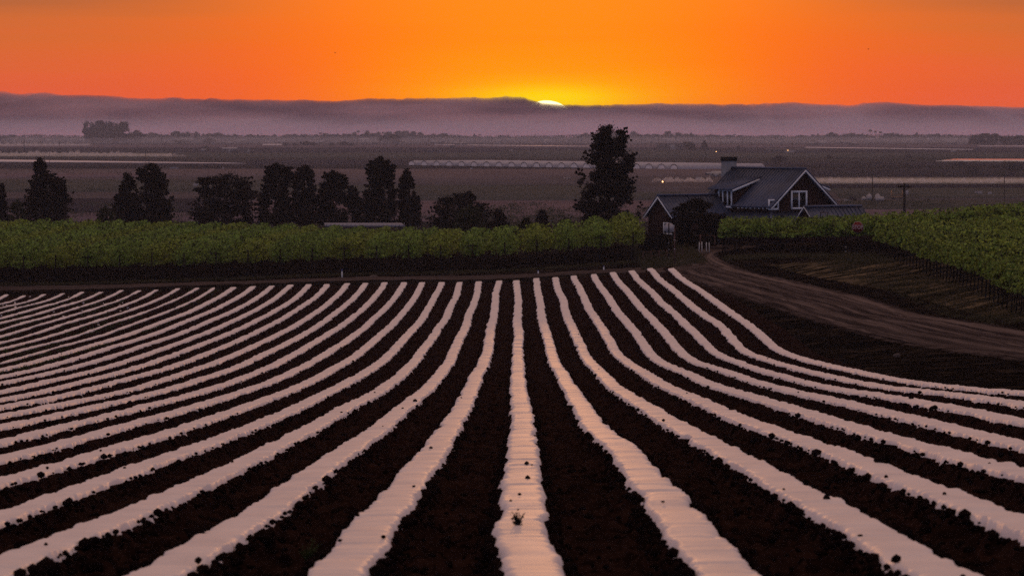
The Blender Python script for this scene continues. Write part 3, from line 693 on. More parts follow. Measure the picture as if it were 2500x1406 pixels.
def rake(mb, p, q0, zr, half, sl, t=.05, h=.20, axis='p', drop=.13):
    def T(a, b, z): return (a, b, z) if axis == 'p' else (b, a, z)
    for sd in (-1, 1):
        e = q0 + sd * half; ze = zr - half * sl
        mb.hexa([T(p, q0, zr - drop - h), T(p + t, q0, zr - drop - h), T(p + t, e, ze - drop - h), T(p, e, ze - drop - h), T(p, q0, zr - drop), T(p + t, q0, zr - drop), T(p + t, e, ze - drop), T(p, e, ze - drop)])
def gable_wall(mb, p, q0, half, zr, sl, zb, t=.15, axis='p'):
    def T(a, b, z): return (a, b, z) if axis == 'p' else (b, a, z)
    ze = zr - half * sl; s2 = -t if axis == 'p' else t
    V = [T(p, q0 - half, zb), T(p, q0 + half, zb), T(p, q0 + half, ze), T(p, q0, zr), T(p, q0 - half, ze)]
    V2 = [T(p + s2, q0 - half, zb), T(p + s2, q0 + half, zb), T(p + s2, q0 + half, ze), T(p + s2, q0, zr), T(p + s2, q0 - half, ze)]
    mb.add(V + V2, [(0, 1, 2, 4), (5, 9, 7, 6), (0, 4, 9, 5), (1, 6, 7, 2)], [(4, 2, 3), (9, 8, 7), (4, 3, 8), (4, 8, 9), (3, 2, 7), (3, 7, 8)])
WH = 3.75
walls = MB()
gable_wall(walls, 0, 0, WH, ZR - .2, SL, g0)
gable_wall(walls, -8.0, 0, WH, ZR - .2, SL, g0)
zE = ZR - .2 - WH * SL
walls.box(-7.85, -.15, -WH, -WH + .15, g0, zE); walls.box(-7.85, -.15, WH - .15, WH, g0, zE)
for p in np.arange(-7.7, -.2, .45): walls.box(p - .025, p + .025, -WH - .03, -WH, g0, zE)      # battens
for q in np.arange(-3.6, 3.7, .45):
    zt = ZR - .25 - abs(q) * SL; walls.box(.0, .03, q - .025, q + .025, g0, zt)
walls.build('wall', M['wall'], house)
mb = MB(); gable_roof(mb, -LEN - .1, .45, 0, ZR, W2, SL, rib=.36); mb.build('roof', M['roof'], house)
mb = MB(); rake(mb, .45, 0, ZR, W2, SL, h=.17); mb.build('rake_trim', M['trim'], house)
# rafter tails under the left eave
mb = MB()
for p in np.arange(-3.6, .1, .5): mb.box(p - .04, p + .04, -W2 + .02, -WH, ZR - W2 * SL - .22, ZR - W2 * SL - .13)
mb.build('rafter_tail', M['trim'], house)
def window(plane, c0, c1, z0, z1, cols, rows_, fw=.10, name='window'):
    """plane ('p', value) facing +p or ('q', value, sign)"""
    win = empty(name, (0, 0, 0), parent=house)
    sg = plane[2]
    def bx(mb, a0, a1, d0, d1, z0_, z1_):
        d0, d1 = sorted((plane[1] + sg * d0, plane[1] + sg * d1))
        if plane[0] == 'p': mb.box(d0, d1, a0, a1, z0_, z1_)
        else: mb.box(a0, a1, d0, d1, z0_, z1_)
    f = MB()
    bx(f, c0, c0 + fw, .035, .10, z0, z1); bx(f, c1 - fw, c1, .035, .10, z0, z1)
    bx(f, c0 + fw, c1 - fw, .035, .10, z1 - fw, z1); bx(f, c0 + fw, c1 - fw, .035, .12, z0, z0 + fw)
    for k in range(1, cols):
        a = c0 + (c1 - c0) * k / cols; bx(f, a - .07, a + .07, .035, .09, z0 + fw, z1 - fw)
    f.build('frame', M['trim'], win)
    mn = MB()
    for k in range(cols):
        a0 = c0 + (c1 - c0) * k / cols + .05; a1 = c0 + (c1 - c0) * (k + 1) / cols - .05
        for r_ in range(1, rows_):
            zz = z0 + (z1 - z0) * r_ / rows_; bx(mn, a0, a1, .035, .05, zz - .012, zz + .012)
    mn.build('muntin', M['wall'], win)
    gls = MB(); bx(gls, c0 + .03, c1 - .03, .005, .033, z0 + .03, z1 - .03); gls.build('pane', M['glass'], win)
qa, za = ponp(1930, 466, .05); qb, zb_ = ponp(1969.5, 511, .05); window(('p', 0.03, 1), qa, qb, zb_, za, 2, 2, .17)
qa, za = ponp(1875, 487, .05); qb, zb_ = ponp(1900, 513, .05); window(('p', 0.03, 1), qa, qb, zb_, za, 1, 2, .16)
# shed dormers on both slopes
def dormer(sd, p0, p1):
    qf = sd * 4.05; zt = ZR - 1.0 * SL + .05; qe = sd * 4.55; ze = CZ - (459 - HY) / 28.3
    d = empty('dormer', (0, 0, 0), parent=house)
    mb = MB()
    P = [(p0, sd * 1.0, zt - .1), (p1, sd * 1.0, zt - .1), (p1, qe, ze - .1), (p0, qe, ze - .1), (p0, sd * 1.0, zt), (p1, sd * 1.0, zt), (p1, qe, ze), (p0, qe, ze)]
    mb.hexa(P)
    n = int((p1 - p0) / .36)
    for k in range(n + 1):
        a = p0 + (p1 - p0) * k / n
        mb.hexa([(a - .02, sd * 1.05, zt - .02), (a + .02, sd * 1.05, zt - .02), (a + .02, qe, ze - .02), (a - .02, qe, ze - .02), (a - .02, sd * 1.05, zt + .04), (a + .02, sd * 1.05, zt + .04), (a + .02, qe, ze + .04), (a - .02, qe, ze + .04)])
    mb.build('dormer_roof', M['roof'], d)
    mb = MB(); lo_ = zE - .9
    q1, q2 = sorted((qf, qf - sd * .12)); mb.box(p0 + .3, p1 - .3, q1, q2, lo_, ze - .02)
    for pc in (p0 + .3, p1 - .42):
        V = [(pc, sd * 1.2, zt - .2), (pc, qf - sd * .13, ze - .0), (pc, qf - sd * .13, lo_), (pc + .12, sd * 1.2, zt - .2), (pc + .12, qf - sd * .13, ze - .0), (pc + .12, qf - sd * .13, lo_)]
        mb.add(V, [(0, 3, 4, 1), (1, 4, 5, 2), (2, 5, 3, 0)], [(0, 1, 2), (5, 4, 3)])
    mb.build('dormer_wall', M['wall'], d)
    mb = MB()
    sl_ = (zt - ze) / (abs(qe) - 1.0)
    mb.hexa([(p1 + .01, sd * 1.3, zt - .36), (p1 + .06, sd * 1.3, zt - .36), (p1 + .06, qe, ze - .28), (p1 + .01, qe, ze - .28), (p1 + .01, sd * 1.3, zt - .3 * sl_ - .1), (p1 + .06, sd * 1.3, zt - .3 * sl_ - .1), (p1 + .06, qe, ze - .1), (p1 + .01, qe, ze - .1)])
    mb.build('dormer_trim', M['trim'], d)
dormer(-1, -6.75, -3.8); dormer(1, -3.9, -1.0)
pa, za = ponq(1753, 462, -4.13); pb, zb_ = ponq(1787, 508, -4.13); window(('q', -4.05, -1), pa, pb, zb_, za, 3, 2, .15)
# wrap-around lower roof
mb = MB(); zt = CZ - (515 - HY) / 28.6; dz = .95; out = 1.9
mb.hexa([(-8.2, -WH - .03, zt - .1), (.03, -WH - .03, zt - .1), (out, -WH - out, zt - dz - .1), (-8.2, -WH - out, zt - dz - .1), (-8.2, -WH - .03, zt), (.03, -WH - .03, zt), (out, -WH - out, zt - dz), (-8.2, -WH - out, zt - dz)])
mb.hexa([(.03, -WH, zt - .1), (.03, WH, zt - .1), (out, WH, zt - dz - .1), (out, -WH - out, zt - dz - .1), (.03, -WH, zt), (.03, WH, zt), (out, WH, zt - dz), (out, -WH - out, zt - dz)])
for k in range(22):
    p = -8.1 + 8.1 * k / 21; mb.hexa([(p - .02, -WH - .05, zt - .02), (p + .02, -WH - .05, zt - .02), (p + .02, -WH - out, zt - dz - .02), (p - .02, -WH - out, zt - dz - .02), (p - .02, -WH - .05, zt + .04), (p + .02, -WH - .05, zt + .04), (p + .02, -WH - out, zt - dz + .04), (p - .02, -WH - out, zt - dz + .04)])
    q = -WH + 2 * WH * k / 21; mb.hexa([(.05, q - .02, zt - .02), (out, q - .02, zt - dz - .02), (out, q + .02, zt - dz - .02), (.05, q + .02, zt - .02), (.05, q - .02, zt + .04), (out, q - .02, zt - dz + .04), (out, q + .02, zt - dz + .04), (.05, q + .02, zt + .04)])
mb.hexa([(0, -WH - .12, zt - .03), (.15, -WH, zt - .03), (out + .05, -WH - out + .1, zt - dz), (out - .1, -WH - out - .05, zt - dz), (0, -WH - .12, zt + .07), (.15, -WH, zt + .07), (out + .05, -WH - out + .1, zt - dz + .1), (out - .1, -WH - out - .05, zt - dz + .1)])
mb.build('porch_roof', M['roof'], house)
mb = MB()
for p, q in [(x_, -WH - out + .15) for x_ in (-8, -5.3, -2.6, .2)] + [(out - .15, y_) for y_ in (-WH - out + .15, -1.5, 1.5)]:
    mb.box(p - .07, p + .07, q - .07, q + .07, g0, zt - dz - .05)
mb.build('porch_post', M['wall'], house)
mb = MB(); mb.box(-8.0, out - .5, -WH - .9, -WH - .8, g0, zt - .6); mb.box(out - .6, out - .5, -WH - .8, WH, g0, zt - .7); mb.build('lower_wall', M['wall'], house)
# chimney at the back gable
ch = MB(); pC = -8.75; cw = .56
zc = CZ - (383 - HY) / 28.0
ch.box(pC - .38, pC + .38, -cw, cw, g0, zc - .36)
cho = ch.build('chimney', M['stucco'], house)
cp = MB(); cp.box(pC - .42, pC + .42, -cw - .05, cw + .05, zc - .36, zc - .33); cp.box(pC - .42, pC + .42, -cw - .05, cw + .05, zc - .04, zc)
for t in np.linspace(-cw - .02, cw + .02, 8): cp.box(pC - .40, pC - .36, t - .05, t + .05, zc - .34, zc - .03); cp.box(pC + .36, pC + .40, t - .05, t + .05, zc - .34, zc - .03)
for t in np.linspace(-.36, .36, 5): cp.box(pC + t - .06, pC + t + .06, -cw - .05, -cw - .01, zc - .34, zc - .03); cp.box(pC + t - .06, pC + t + .06, cw + .01, cw + .05, zc - .34, zc - .03)
cp.box(pC - .36, pC + .36, -cw, cw, zc - .20, zc - .17)
cp.build('chimney_cap', M['black_metal'], cho)
# left wing: ridge along q, gable facing -q
wp = -6.0; wq = -11.0; wzr = CZ - (476 - HY) / 28.8; wh = 1.72; wsl = 1.02
mb = MB(); gable_roof(mb, wq - .25, -1.5, wp, wzr, wh, wsl, rib=.42, axis='q'); mb.build('wing_roof', M['roof'], house)
mb = MB(); rake(mb, wq - .30, wp, wzr, wh, wsl, axis='q', h=.16); mb.build('wing_trim', M['trim'], house)
mb = MB(); gable_wall(mb, wq, wp, wh - .28, wzr - .22, wsl, g0, axis='q')
wze = wzr - .22 - (wh - .28) * wsl
mb.box(wp - wh + .28, wp - wh + .4, wq + .16, -WH - .05, g0, wze); mb.box(wp + wh - .4, wp + wh - .28, wq + .16, -WH - .05, g0, wze)
for t in np.arange(-1.35, 1.4, .3): mb.box(wp + t - .02, wp + t + .02, wq - .025, wq, g0, wzr - .3 - abs(t) * wsl)
mb.build('wing_wall', M['wall'], house)
pa, za = ponq(1621, 543, wq); pb, zb_ = ponq(1647, 573, wq); window(('q', wq, -1), pa, pb, zb_, za, 1, 2, .10)
# entry roof at the front right
ep = 3.0; eq = ponp(1963, 504, 3.0)[0]; ezr = CZ - (504 - HY) / 28.9; eh = 1.05; esl = 1.12
mb = MB(); gable_roof(mb, eq, eq + 7.0, ep, ezr, eh, esl, rib=.5, axis='q'); mb.build('entry_roof', M['roof'], house)
mb = MB(); rake(mb, eq - .05, ep, ezr, eh, esl, axis='q', h=.09, drop=.02); mb.build('entry_trim', M['trim'], house)
mb = MB(); gable_wall(mb, eq + .2, ep, eh - .2, ezr - .14, esl, g0, axis='q'); gable_wall(mb, eq + 6.7, ep, eh - .2, ezr - .14, esl, g0, axis='q')
mb.box(ep - .85, ep - .75, eq + .36, eq + 6.68, g0, ezr - 1.2); mb.box(ep + .75, ep + .85, eq + .36, eq + 6.68, g0, ezr - 1.2); mb.build('entry_wall', M['wall'], house)

# ------------------------------------------------------------------ signs, posts, fences
def octagon(r, th, y0=0.0):
    V = []
    for y in (y0, y0 + th):
        for k in range(8):
            a = math.pi / 8 + k * math.pi / 4; V.append((r * math.cos(a), y, r * math.sin(a)))
    Q = [(k, k + 8, (k + 1) % 8 + 8, (k + 1) % 8) for k in range(8)]
    T = [(0, k, k + 1) for k in range(1, 7)] + [(8, 8 + k + 1, 8 + k) for k in range(1, 7)]
    return MB().add(V, Q, T)
def textmesh(txt, size, ext=.002):
    c = bpy.data.curves.new('letters', 'FONT'); c.body = txt; c.size = size; c.extrude = ext; c.align_x = 'CENTER'; c.align_y = 'CENTER'; c.offset = size * .012
    t = bpy.data.objects.new('letters_tmp', c); COL.objects.link(t)
    bpy.context.view_layer.update(); dg = bpy.context.evaluated_depsgraph_get()
    me = bpy.data.meshes.new_from_object(t.evaluated_get(dg)); bpy.data.objects.remove(t); me.materials.clear(); return me
# facing the camera
s = 31.7; X, Y = (2094 - 1250) / s, F / s; Z0 = zg1(X, Y)
st = empty('stop_sign', (X, Y, Z0), rz=math.radians(-4)); zc_ = CZ - (555 - HY) / s - Z0
oc = octagon(.465, .004).build('sign_face', M['sign_white'], st); oc.location = (0, -.02, zc_)
oc2 = octagon(.445, .004).build('red_field', M['sign_red'], oc, loc=(0, -.0065, 0))
le = obj('lettering', textmesh('STOP', .41), M['sign_white'], oc, loc=(0, -.010, -.005)); le.rotation_euler = (math.radians(90), 0, 0); le.scale = (.80, 1.05, 1)
MB().box(-.03, .03, 0.0, .05, -.4, zc_ + .1).build('post', M['pole'], st)
tag(st, 'red octagonal STOP sign facing the camera in front of the right vines', 'stop sign')
# seen from behind
X, Y, Z0 = onz(1634, F / 31.8)
st = empty('stop_sign', (X, Y, Z0), rz=math.radians(4)); zc_ = CZ - (557 - HY) / 31.8 - Z0
oc = octagon(.42, .004).build('sign_plate', M['sign_metal'], st); oc.location = (0, .06, zc_)
MB().box(-.075, .0, -.02, .055, -.4, zc_ + .36).build('post', M['pole'], st)
MB().box(-.08, .005, -.026, -.021, .95, .99).box(-.08, .005, -.026, -.021, .3, .34).box(-.08, .005, -.026, -.021, 1.42, 1.46).build('post_band', M['white_paint'], st)
tag(st, 'octagonal road sign seen from behind at the corner of the left vines', 'stop sign')
def marker(px, py, s, h, r, mat, lab, cat, name='marker_post', band=True, grp=None):
    X = (px - 1250) / s; Y = F / s; z = zg1(X, Y)
    p = empty(name, (X, Y, z)); MB().box(-r, r, -r, r, -.4, h).build('post', mat, p)
    if band:
        b = MB()
        for f_ in band if hasattr(band, '__len__') else (.45, .8): b.box(-r - .004, r + .004, -r - .006, -r - .001, h * f_, h * f_ + .05)
        b.build('reflector', M['white_paint'], p)
    return tag(p, lab, cat, grp)
marker(1647, 650, 32.6, 2.9, .045, M['rust'], 'rust-red post just right of the back-facing sign', 'post', band=(.45, .68))
marker(2065, 620, 31.9, 2.15, .04, M['pole'], 'dark post with two white reflectors left of the STOP sign', 'post', band=(.12, .28))
for k, (px, ph) in enumerate(((1706.5, 26), (1714, 26.5), (1725, 25), (1732, 24.5))):
    s = 30.8; X, Y, z = onz(px, F / s)
    o = MB().tube([(0, 0, -.2), (.03 if k == 0 else -.02, 0, ph / s)], .035, 8).build('marker_stake', M['white_paint'], None, loc=(X, Y, z))
    tag(o, ['leftmost white stake of four beside the track', 'second white stake from the left of the four', 'third white stake, standing behind the pale stone', 'rightmost white stake of four, nearest the vines'][k], 'stake', 'white stakes beside the farm track')
def rock(px, py, s, w_, h_, lab, seed):
    X, Y, z = onz(px, F / s); V, T = rockverts(1, seed, 2, 1.0); V = V * np.array([w_ / s / 2, w_ / s / 2.4, h_ / s / 1.4])
    tag(obj('rock', mkmesh('rock', V, None, T), M['rock'], loc=(X, Y, z + h_ / s * .2)), lab, 'rock', 'pale stones by the track')
rock(1722, 612, 31.0, 15, 6, 'pale stone at the foot of the white stakes', 5)
rock(1665, 645, 32.4, 20, 11, 'pale boulder right of the rust-red post', 6)
rock(912, 668, 31.9, 22, 6, 'flat pale concrete lump at the edge of the track, left of centre', 7)
rock(2190, 880, 61, 16, 10, 'small stone on the dark verge right of the mulched field', 8)
# pipe gate by the stakes
s = 30.3; X, Y, z = onz(1709, F / s); g_ = empty('pipe_gate', (X, Y, z))
MB().tube([(0, 0, -.3), (0.02, 0, 1.28)], .055, 8).build('gate_post', M['rust'], g_); MB().tube([(-.3, 0, 1.18), (0, 0, 1.2), (1.2, 0, 1.17)], .03, 6).build('rail', M['rust'], g_)
MB().tube([(1.2, 0, -.3), (1.2, 0, 1.22)], .04, 8).build('gate_post', M['rust'], g_)
tag(g_, 'reddish pipe rail on two posts behind the white stakes', 'gate')
# rail fence below the wing
s = 31.5; X, Y, z = onz(1570, F / s); fe = empty('pipe_fence', (X, Y, z))
for k in range(6):
    xx = k * .62; zz = zg1(X + xx, Y) - z
    MB().tube([(xx, 0, zz - .3), (xx, 0, zz + .75)], .035, 6).build('fence_post', M['rust'], fe)
za_, zb_ = zg1(X, Y) - z, zg1(X + 3.1, Y) - z
for h in (.38, .70): MB().tube([(0, 0, za_ + h), (3.1, 0, zb_ + h)], .022, 6).build('rail', M['rust'], fe)
tag(fe, 'low pipe fence with two rails below the farmhouse wing', 'fence')
# frame standing behind the right vines
s = 30.0; X, Y, z = onz(2003, F / s); fr = empty('pipe_stand', (X, Y, z)); ht = CZ - (519 - HY) / s - z
MB().tube([(0, 0, -.2), (0, 0, ht)], .035, 6).build('leg', M['pole'], fr); MB().tube([(.57, 0, -.2), (.57, 0, ht)], .035, 6).build('leg', M['pole'], fr); MB().tube([(-.03, 0, ht), (.6, 0, ht)], .035, 6).build('crossbar', M['rust'], fr)
tag(fr, 'small square pipe frame poking up behind the vines before the entry roof', 'frame')
s = 24.0; X, Y, z = onz(2371, F / s); fr = empty('wire_frame', (X, Y, z)); h0 = CZ - (501 - HY) / s - z
for k in range(5):
    xx = k * 1.9; zz = zg1(X + xx, Y) - z; MB().tube([(xx, 0, zz - .2), (xx, 0, h0 + .03 * k)], .04, 6).build('leg', M['pole'], fr)
MB().tube([(0, 0, h0), (7.8, 0, h0 + .16)], .04, 6).build('crossbar', M['pole'], fr)
tag(fr, 'long dark rail on legs above the right vines near the right edge', 'frame')
# white irrigation risers
def riser(px, py0, py1, s, lab):
    X = (px - 1250) / s; Y = F / s; z = zg1(X, Y); h = (py1 - py0) / s
    p = empty('irrigation_riser', (X, Y, z)); MB().tube([(0, 0, -.2), (0, 0, h * .8)], .055, 10).build('pipe', M['white_paint'], p); MB().tube([(0, 0, h * .8), (0, 0, h)], .07, 10).build('valve_cap', M['blue'], p)
    tag(p, lab, 'pipe', 'irrigation risers at the vine row ends')
riser(835, 652, 673, 31.9, 'white irrigation riser with blue cap below the left vines')
riser(1474, 637, 649, 32.2, 'short white irrigation riser with blue cap near the corner of the left vines')
riser(1314, 645, 654, 32.0, 'tiny grey irrigation riser at the foot of a T-topped vine post')
# shelter roof behind the vines and the car
s = 23.0; xa, xb = (790 - 1250) / s, (991 - 1250) / s; Y = F / s; z = zg1((xa + xb) / 2, Y); sh = empty('open_shelter', ((xa + xb) / 2, Y, z)); zt_ = CZ - (545 - HY) / s - z; hl = (xb - xa) / 2
mb = MB(); mb.hexa([(-hl + .25, -1.4, zt_ - .36), (hl, -1.4, zt_ - .36), (hl - .5, 1.4, zt_ - .08), (-hl, 1.4, zt_ - .08), (-hl + .25, -1.4, zt_ - .30), (hl, -1.4, zt_ - .30), (hl - .5, 1.4, zt_), (-hl, 1.4, zt_)])
for k in range(20):
    a = -hl + .3 + (2 * hl - .5) * k / 19; mb.hexa([(a - .02, -1.4, zt_ - .31), (a + .02, -1.4, zt_ - .31), (a + .02, 1.35, zt_ - .02), (a - .02, 1.35, zt_ - .02), (a - .02, -1.4, zt_ - .26), (a + .02, -1.4, zt_ - .26), (a + .02, 1.35, zt_ + .03), (a - .02, 1.35, zt_ + .03)])
mb.build('shelter_roof', M['roof'], sh)
for a in (-hl + .5, 0, hl - .6):
    for b_ in (-1.2, 1.2): MB().box(a - .07, a + .07, b_ - .07, b_ + .07, -.5, zt_ - .35 + (.25 if b_ > 0 else 0)).build('post', M['wood'], sh)
tag(sh, 'long low open shelter with a pale grey metal roof behind the left vines', 'shelter')
s = 22.6; X = (1357 - 1250) / s; Y = F / s; z = zg1(X, Y); zt_ = CZ - (564.5 - HY) / s - z
car = empty('parked_car', (X, Y, z + zt_ - 1.5)); L2 = 2.1
def carbody(sec, wd):
    mb = MB(); n = len(sec); V = [(x, -wd, h) for x, h in sec] + [(x, wd, h) for x, h in sec]
    mb.add(V, [(k, (k + 1) % n, (k + 1) % n + n, k + n) for k in range(n)], [(0, k + 1, k) for k in range(1, n - 1)] + [(n, n + k, n + k + 1) for k in range(1, n - 1)]); return mb
carbody([(-2.1, .35), (2.1, .35), (2.15, .65), (1.9, .82), (.95, .92), (-1.5, .95), (-2.1, .85)], .82).build('body', M['car'], car)
carbody([(-1.5, .94), (.95, .91), (.3, 1.42), (-1.1, 1.45)], .66).build('window_band', M['glass'], car)
carbody([(-1.12, 1.44), (.32, 1.41), (.2, 1.49), (-1.0, 1.52)], .64).build('car_roof', M['car'], car)
for x_ in (-1.3, 1.3):
    for y_ in (-.78, .78): MB().tube([(x_, y_ - .1, .32), (x_, y_ + .1, .32)], .32, 16).build('wheel', M['rubber'], car)
tag(car, 'pale parked car with only its roof showing over the vines', 'car')

# weeds
def weed(px, py, s_h, lab, mat, n=26, spread=.5, seed=1, name='weed'):
    X, Y, s = hit(px, py); i = round((X - .13 - .0008 * Y) / 1.4); q = X - bedx(i, Y)
    z = zg1(X, Y) + (.20 if abs(q) < .3 else .02); rg = np.random.RandomState(seed); mb = MB(); h = s_h / s
    C = []
    for k in range(n):
        a = rg.rand() * 6.28; t = rg.uniform(.2, 1) * spread; hh = h * rg.uniform(.45, 1.0)
        p0 = np.array([0, 0, -.02]); p1 = np.array([math.cos(a) * t * hh * .5, math.sin(a) * t * hh * .5, hh * .6]); p2 = np.array([math.cos(a) * t * hh, math.sin(a) * t * hh, hh])
        mb.tube([p0, p1, p2], [.006, .005, .002], 4)
        for e in np.linspace(.25, 1, 7): C.append(p0 + (p2 - p0) * e + rg.normal(0, .012, 3))
    r = empty(name, (X, Y, z)); mb.build('stem', mat, r)
    V, Q = leafmesh(np.array(C), .035, rg, aspect=.35); obj('leaf_cluster', mkmesh('leaf_cluster', V, Q), mat, r)
    return tag(r, lab, 'weed')
weed(1264, 1345, 44, 'dark spiky weed growing through the central plastic strip', M['dark_tree'], seed=3, n=16)
weed(748, 1375, 50, 'faint green weed in the dark furrow left of centre, at the bottom', M['weed'], seed=5, n=9, spread=1.1)
rg = np.random.RandomState(8)
C = []
for k in range(5200):                     # green weeds between the worn strips and along the field's left half
    px = rg.uniform(-60, 560) ; Y = rg.uniform(150, 304); X = (px - 1250) / F * Y; i = round((X - .13) / 1.4)
    if i > -15 or i < I0 or vn(X * .5, Y * .06, 77) < .42: continue
    X = bedx(i, Y) + rg.choice([-1, 1]) * rg.uniform(.22, .42); zz = zg1(X, Y) + .14
    C.append(np.array([X, Y, zz]) + rg.normal(size=(7, 3)) * [.06, .12, .035])
V, Q = leafmesh(np.concatenate(C), .07, rg); tag(obj('weed_tufts', mkmesh('weed_tufts', V, Q), M['weed']), kind='stuff')
C = []
def tufts(n, fn, hgt, per=14):
    for k in range(n):
        p = fn()
        if p is None: continue
        x_, y_ = p; zz = zg1(x_, y_); C.append(np.array([x_, y_, zz + hgt * .4]) + rg.normal(size=(per, 3)) * [.12, .15, hgt * .4])
tufts(2600, lambda: (rg.uniform(-50, 9.5), 316.2 + abs(rg.normal(0, .7))), .16)
tufts(2300, lambda: (rg.uniform(9.8, 14.6), rg.uniform(305, 345)), .30)
tufts(900, lambda: (rg.uniform(16, 24), rg.uniform(306, 311)), .2)
tufts(1300, lambda: (25.5 + rg.normal(0, .9), rg.uniform(290, 311)), .25)
tufts(1500, lambda: (rg.uniform(22, 27), rg.uniform(190, 310)), .10)
C = np.concatenate(C); V, Q = leafmesh(C, .13, rg, flat=-.8, aspect=.25); tag(obj('dry_grass', mkmesh('dry_grass', V, Q), M['grass']), kind='stuff')
# litter of plastic shreds between the left strips
C = []
for k in range(70):
    px = rg.uniform(0, 330); py = rg.uniform(722, 800); X, Y, s = hit(px, py, 150, 305); C.append((X, Y, zg1(X, Y) + .12))
V, Q = leafmesh(np.array(C), .22, rg, flat=.7); tag(obj('plastic_shreds', mkmesh('plastic_shreds', V, Q), M['plastic']), kind='stuff')

# ------------------------------------------------------------------ the plain
FM = {k: fieldmat('field_' + k, *v) for k, v in dict(
    a=((.11, .078, .095), (.16, .12, .14)), b=((.046, .048, .040), (.075, .078, .064)), c=((.016, .013, .018), (.034, .028, .038)),
    d=((.10, .078, .082), (.155, .12, .125)), e=((.065, .056, .060), (.11, .093, .096))).items()}
FM['rows'] = fieldmat('field_rows', (.030, .028, .022), (.050, .044, .034), row=.55)
FM['sheet'] = fieldmat('field_sheet', (.62, .58, .62), (.78, .72, .74), gloss=.55)
FM['sheet2'] = fieldmat('field_sheet_warm', (.85, .80, .72), (.92, .86, .78), gloss=.07)
FM['wet'] = fieldmat('field_wet', (.10, .10, .075), (.15, .14, .11), gloss=.7)
lift = [.06]
def field(pts, mat, name='field'):
    P = [pl(*p) for p in pts]; lift[0] += .012; n = len(P)
    V = [(x, y, lift[0]) for x, y, z in P] + [(x, y, -.05) for x, y, z in P]
    T = [(0, k, k + 1) for k in range(1, n - 1)]; Q = [(k + n, (k + 1) % n + n, (k + 1) % n, k) for k in range(n)]
    return tag(obj(name, mkmesh(name, V, Q, T), FM[mat]), kind='structure')
W0, W1 = -1100, 3600
for y1, y0, mt in ((541, 491, 'a'), (491, 470, 'e'), (470, 452, 'b'), (452, 432, 'e'), (432, 413, 'd'), (404, 398, 'c'), (398, 386, 'rows'), (386, 373, 'b'), (373, 361, 'c'), (361, 354, 'a')):
    field([(W0, y1), (W1, y1), (W1, y0), (W0, y0)], mt)
field([(-400, 520), (620, 520), (560, 486), (-300, 486)], 'c'); field([(-400, 470), (780, 470), (700, 440), (-300, 440)], 'b'); field([(1000, 489), (1700, 489), (1650, 462), (1020, 462)], 'b')
field([(700, 440), (1350, 440), (1300, 420), (690, 420)], 'd'); field([(-200, 436), (420, 434), (400, 424), (-150, 425)], 'a'); field([(1850, 432), (2700, 432), (2650, 414), (1880, 414)], 'c')
field([(2040, 512), (2800, 512), (2800, 490), (2060, 490)], 'b'); field([(2050, 486), (2900, 484), (2900, 456), (2030, 457)], 'b')
field([(600, 398), (1450, 398), (1430, 392), (620, 392)], 'c'); field([(1200, 385), (1760, 385), (1740, 368), (1230, 368)], 'b'); field([(1550, 470), (1720, 470), (1760, 446), (1560, 446)], 'e')
# bright covered or flooded fields
field([(-200, 394.2), (600, 400.4), (560, 398.9), (-200, 388.0)], 'sheet', 'covered_field'); field([(-200, 357), (215, 356.0), (218, 354.8), (-200, 354.6)], 'sheet', 'covered_field')
field([(2285, 394.8), (2800, 395.8), (2800, 390), (2330, 389.0)], 'sheet2', 'reservoir'); field([(1965, 361.6), (2375, 366.6), (2376, 365.4), (1970, 360.0)], 'sheet', 'covered_field')
field([(640, 355), (690, 355), (688, 352.6), (642, 352.6)], 'sheet', 'covered_field'); field([(1060, 354.6), (1460, 359.0), (1455, 358), (1060, 353.4)], 'sheet', 'covered_field')
field([(2390, 358.0), (2700, 358.6), (2700, 357.6), (2390, 357.0)], 'sheet', 'covered_field'); field([(1985, 451), (3200, 453), (3200, 437.5), (1975, 436.5)], 'wet', 'wet_field')
field([(1960, 461), (3200, 459), (3200, 452.6), (1960, 452.2)], 'c'); field([(2240, 480), (3000, 478.5), (3000, 477.2), (2240, 478.9)], 'wet', 'canal') ; field([(1010, 441.3), (1150, 441.3), (1140, 440.6), (1020, 440.6)], 'd')
# polytunnels side by side
def tunnel(px, k):
    s = 3.95 + (px - 1000) * .0006; X, Y = (px - 1250) / s, F / s
    if 'proto' not in tunnel.__dict__:
        r = empty('polytunnel'); n = 12; L_ = 60; V = []; R = 3.75; H = 3.4
        for y in np.linspace(0, L_, 21):
            hh = H * (1 + .02 * math.sin(y * 2.1))
            for j in range(n + 1):
                a = math.pi * j / n; V.append((-R * math.cos(a), y, hh * math.sin(a) ** .8))
        Q = [(i * (n + 1) + j, i * (n + 1) + j + 1, (i + 1) * (n + 1) + j + 1, (i + 1) * (n + 1) + j) for i in range(20) for j in range(n)]
        obj('film_cover', mkmesh('film_cover', V, Q, smooth=True), M['tunnel'], r)
        V2 = [(0, -.05, 0)] + [(-R * .9 * math.cos(math.pi * j / n), -.05, H * .82 * math.sin(math.pi * j / n) ** .8) for j in range(n + 1)]
        obj('end_wall', mkmesh('end_wall', V2, None, [(0, j + 2, j + 1) for j in range(n)]), M['plastic'], r)
        for y in (0, 20, 40, 60): MB().tube([(-(R + .04) * math.cos(math.pi * j / 8), y, (H + .05) * math.sin(math.pi * j / 8) ** .8) for j in range(9)], .05, 4).build('hoop', M['tunnel'], r)
        tunnel.proto = r; o = r
    else: o = dup(tunnel.proto)
    o.location = (X, Y, .05); o.rotation_euler = (0, 0, math.radians(-58)); o.scale = (1, 1, .85); 
    return tag(o, 'white polytunnel somewhere inside the long bright row of tunnels' if k else 'leftmost polytunnel of the bright row, its open end showing', 'polytunnel', 'row of white polytunnels on the plain')
for k in range(22): tunnel(1005 + k * 30.5, k)
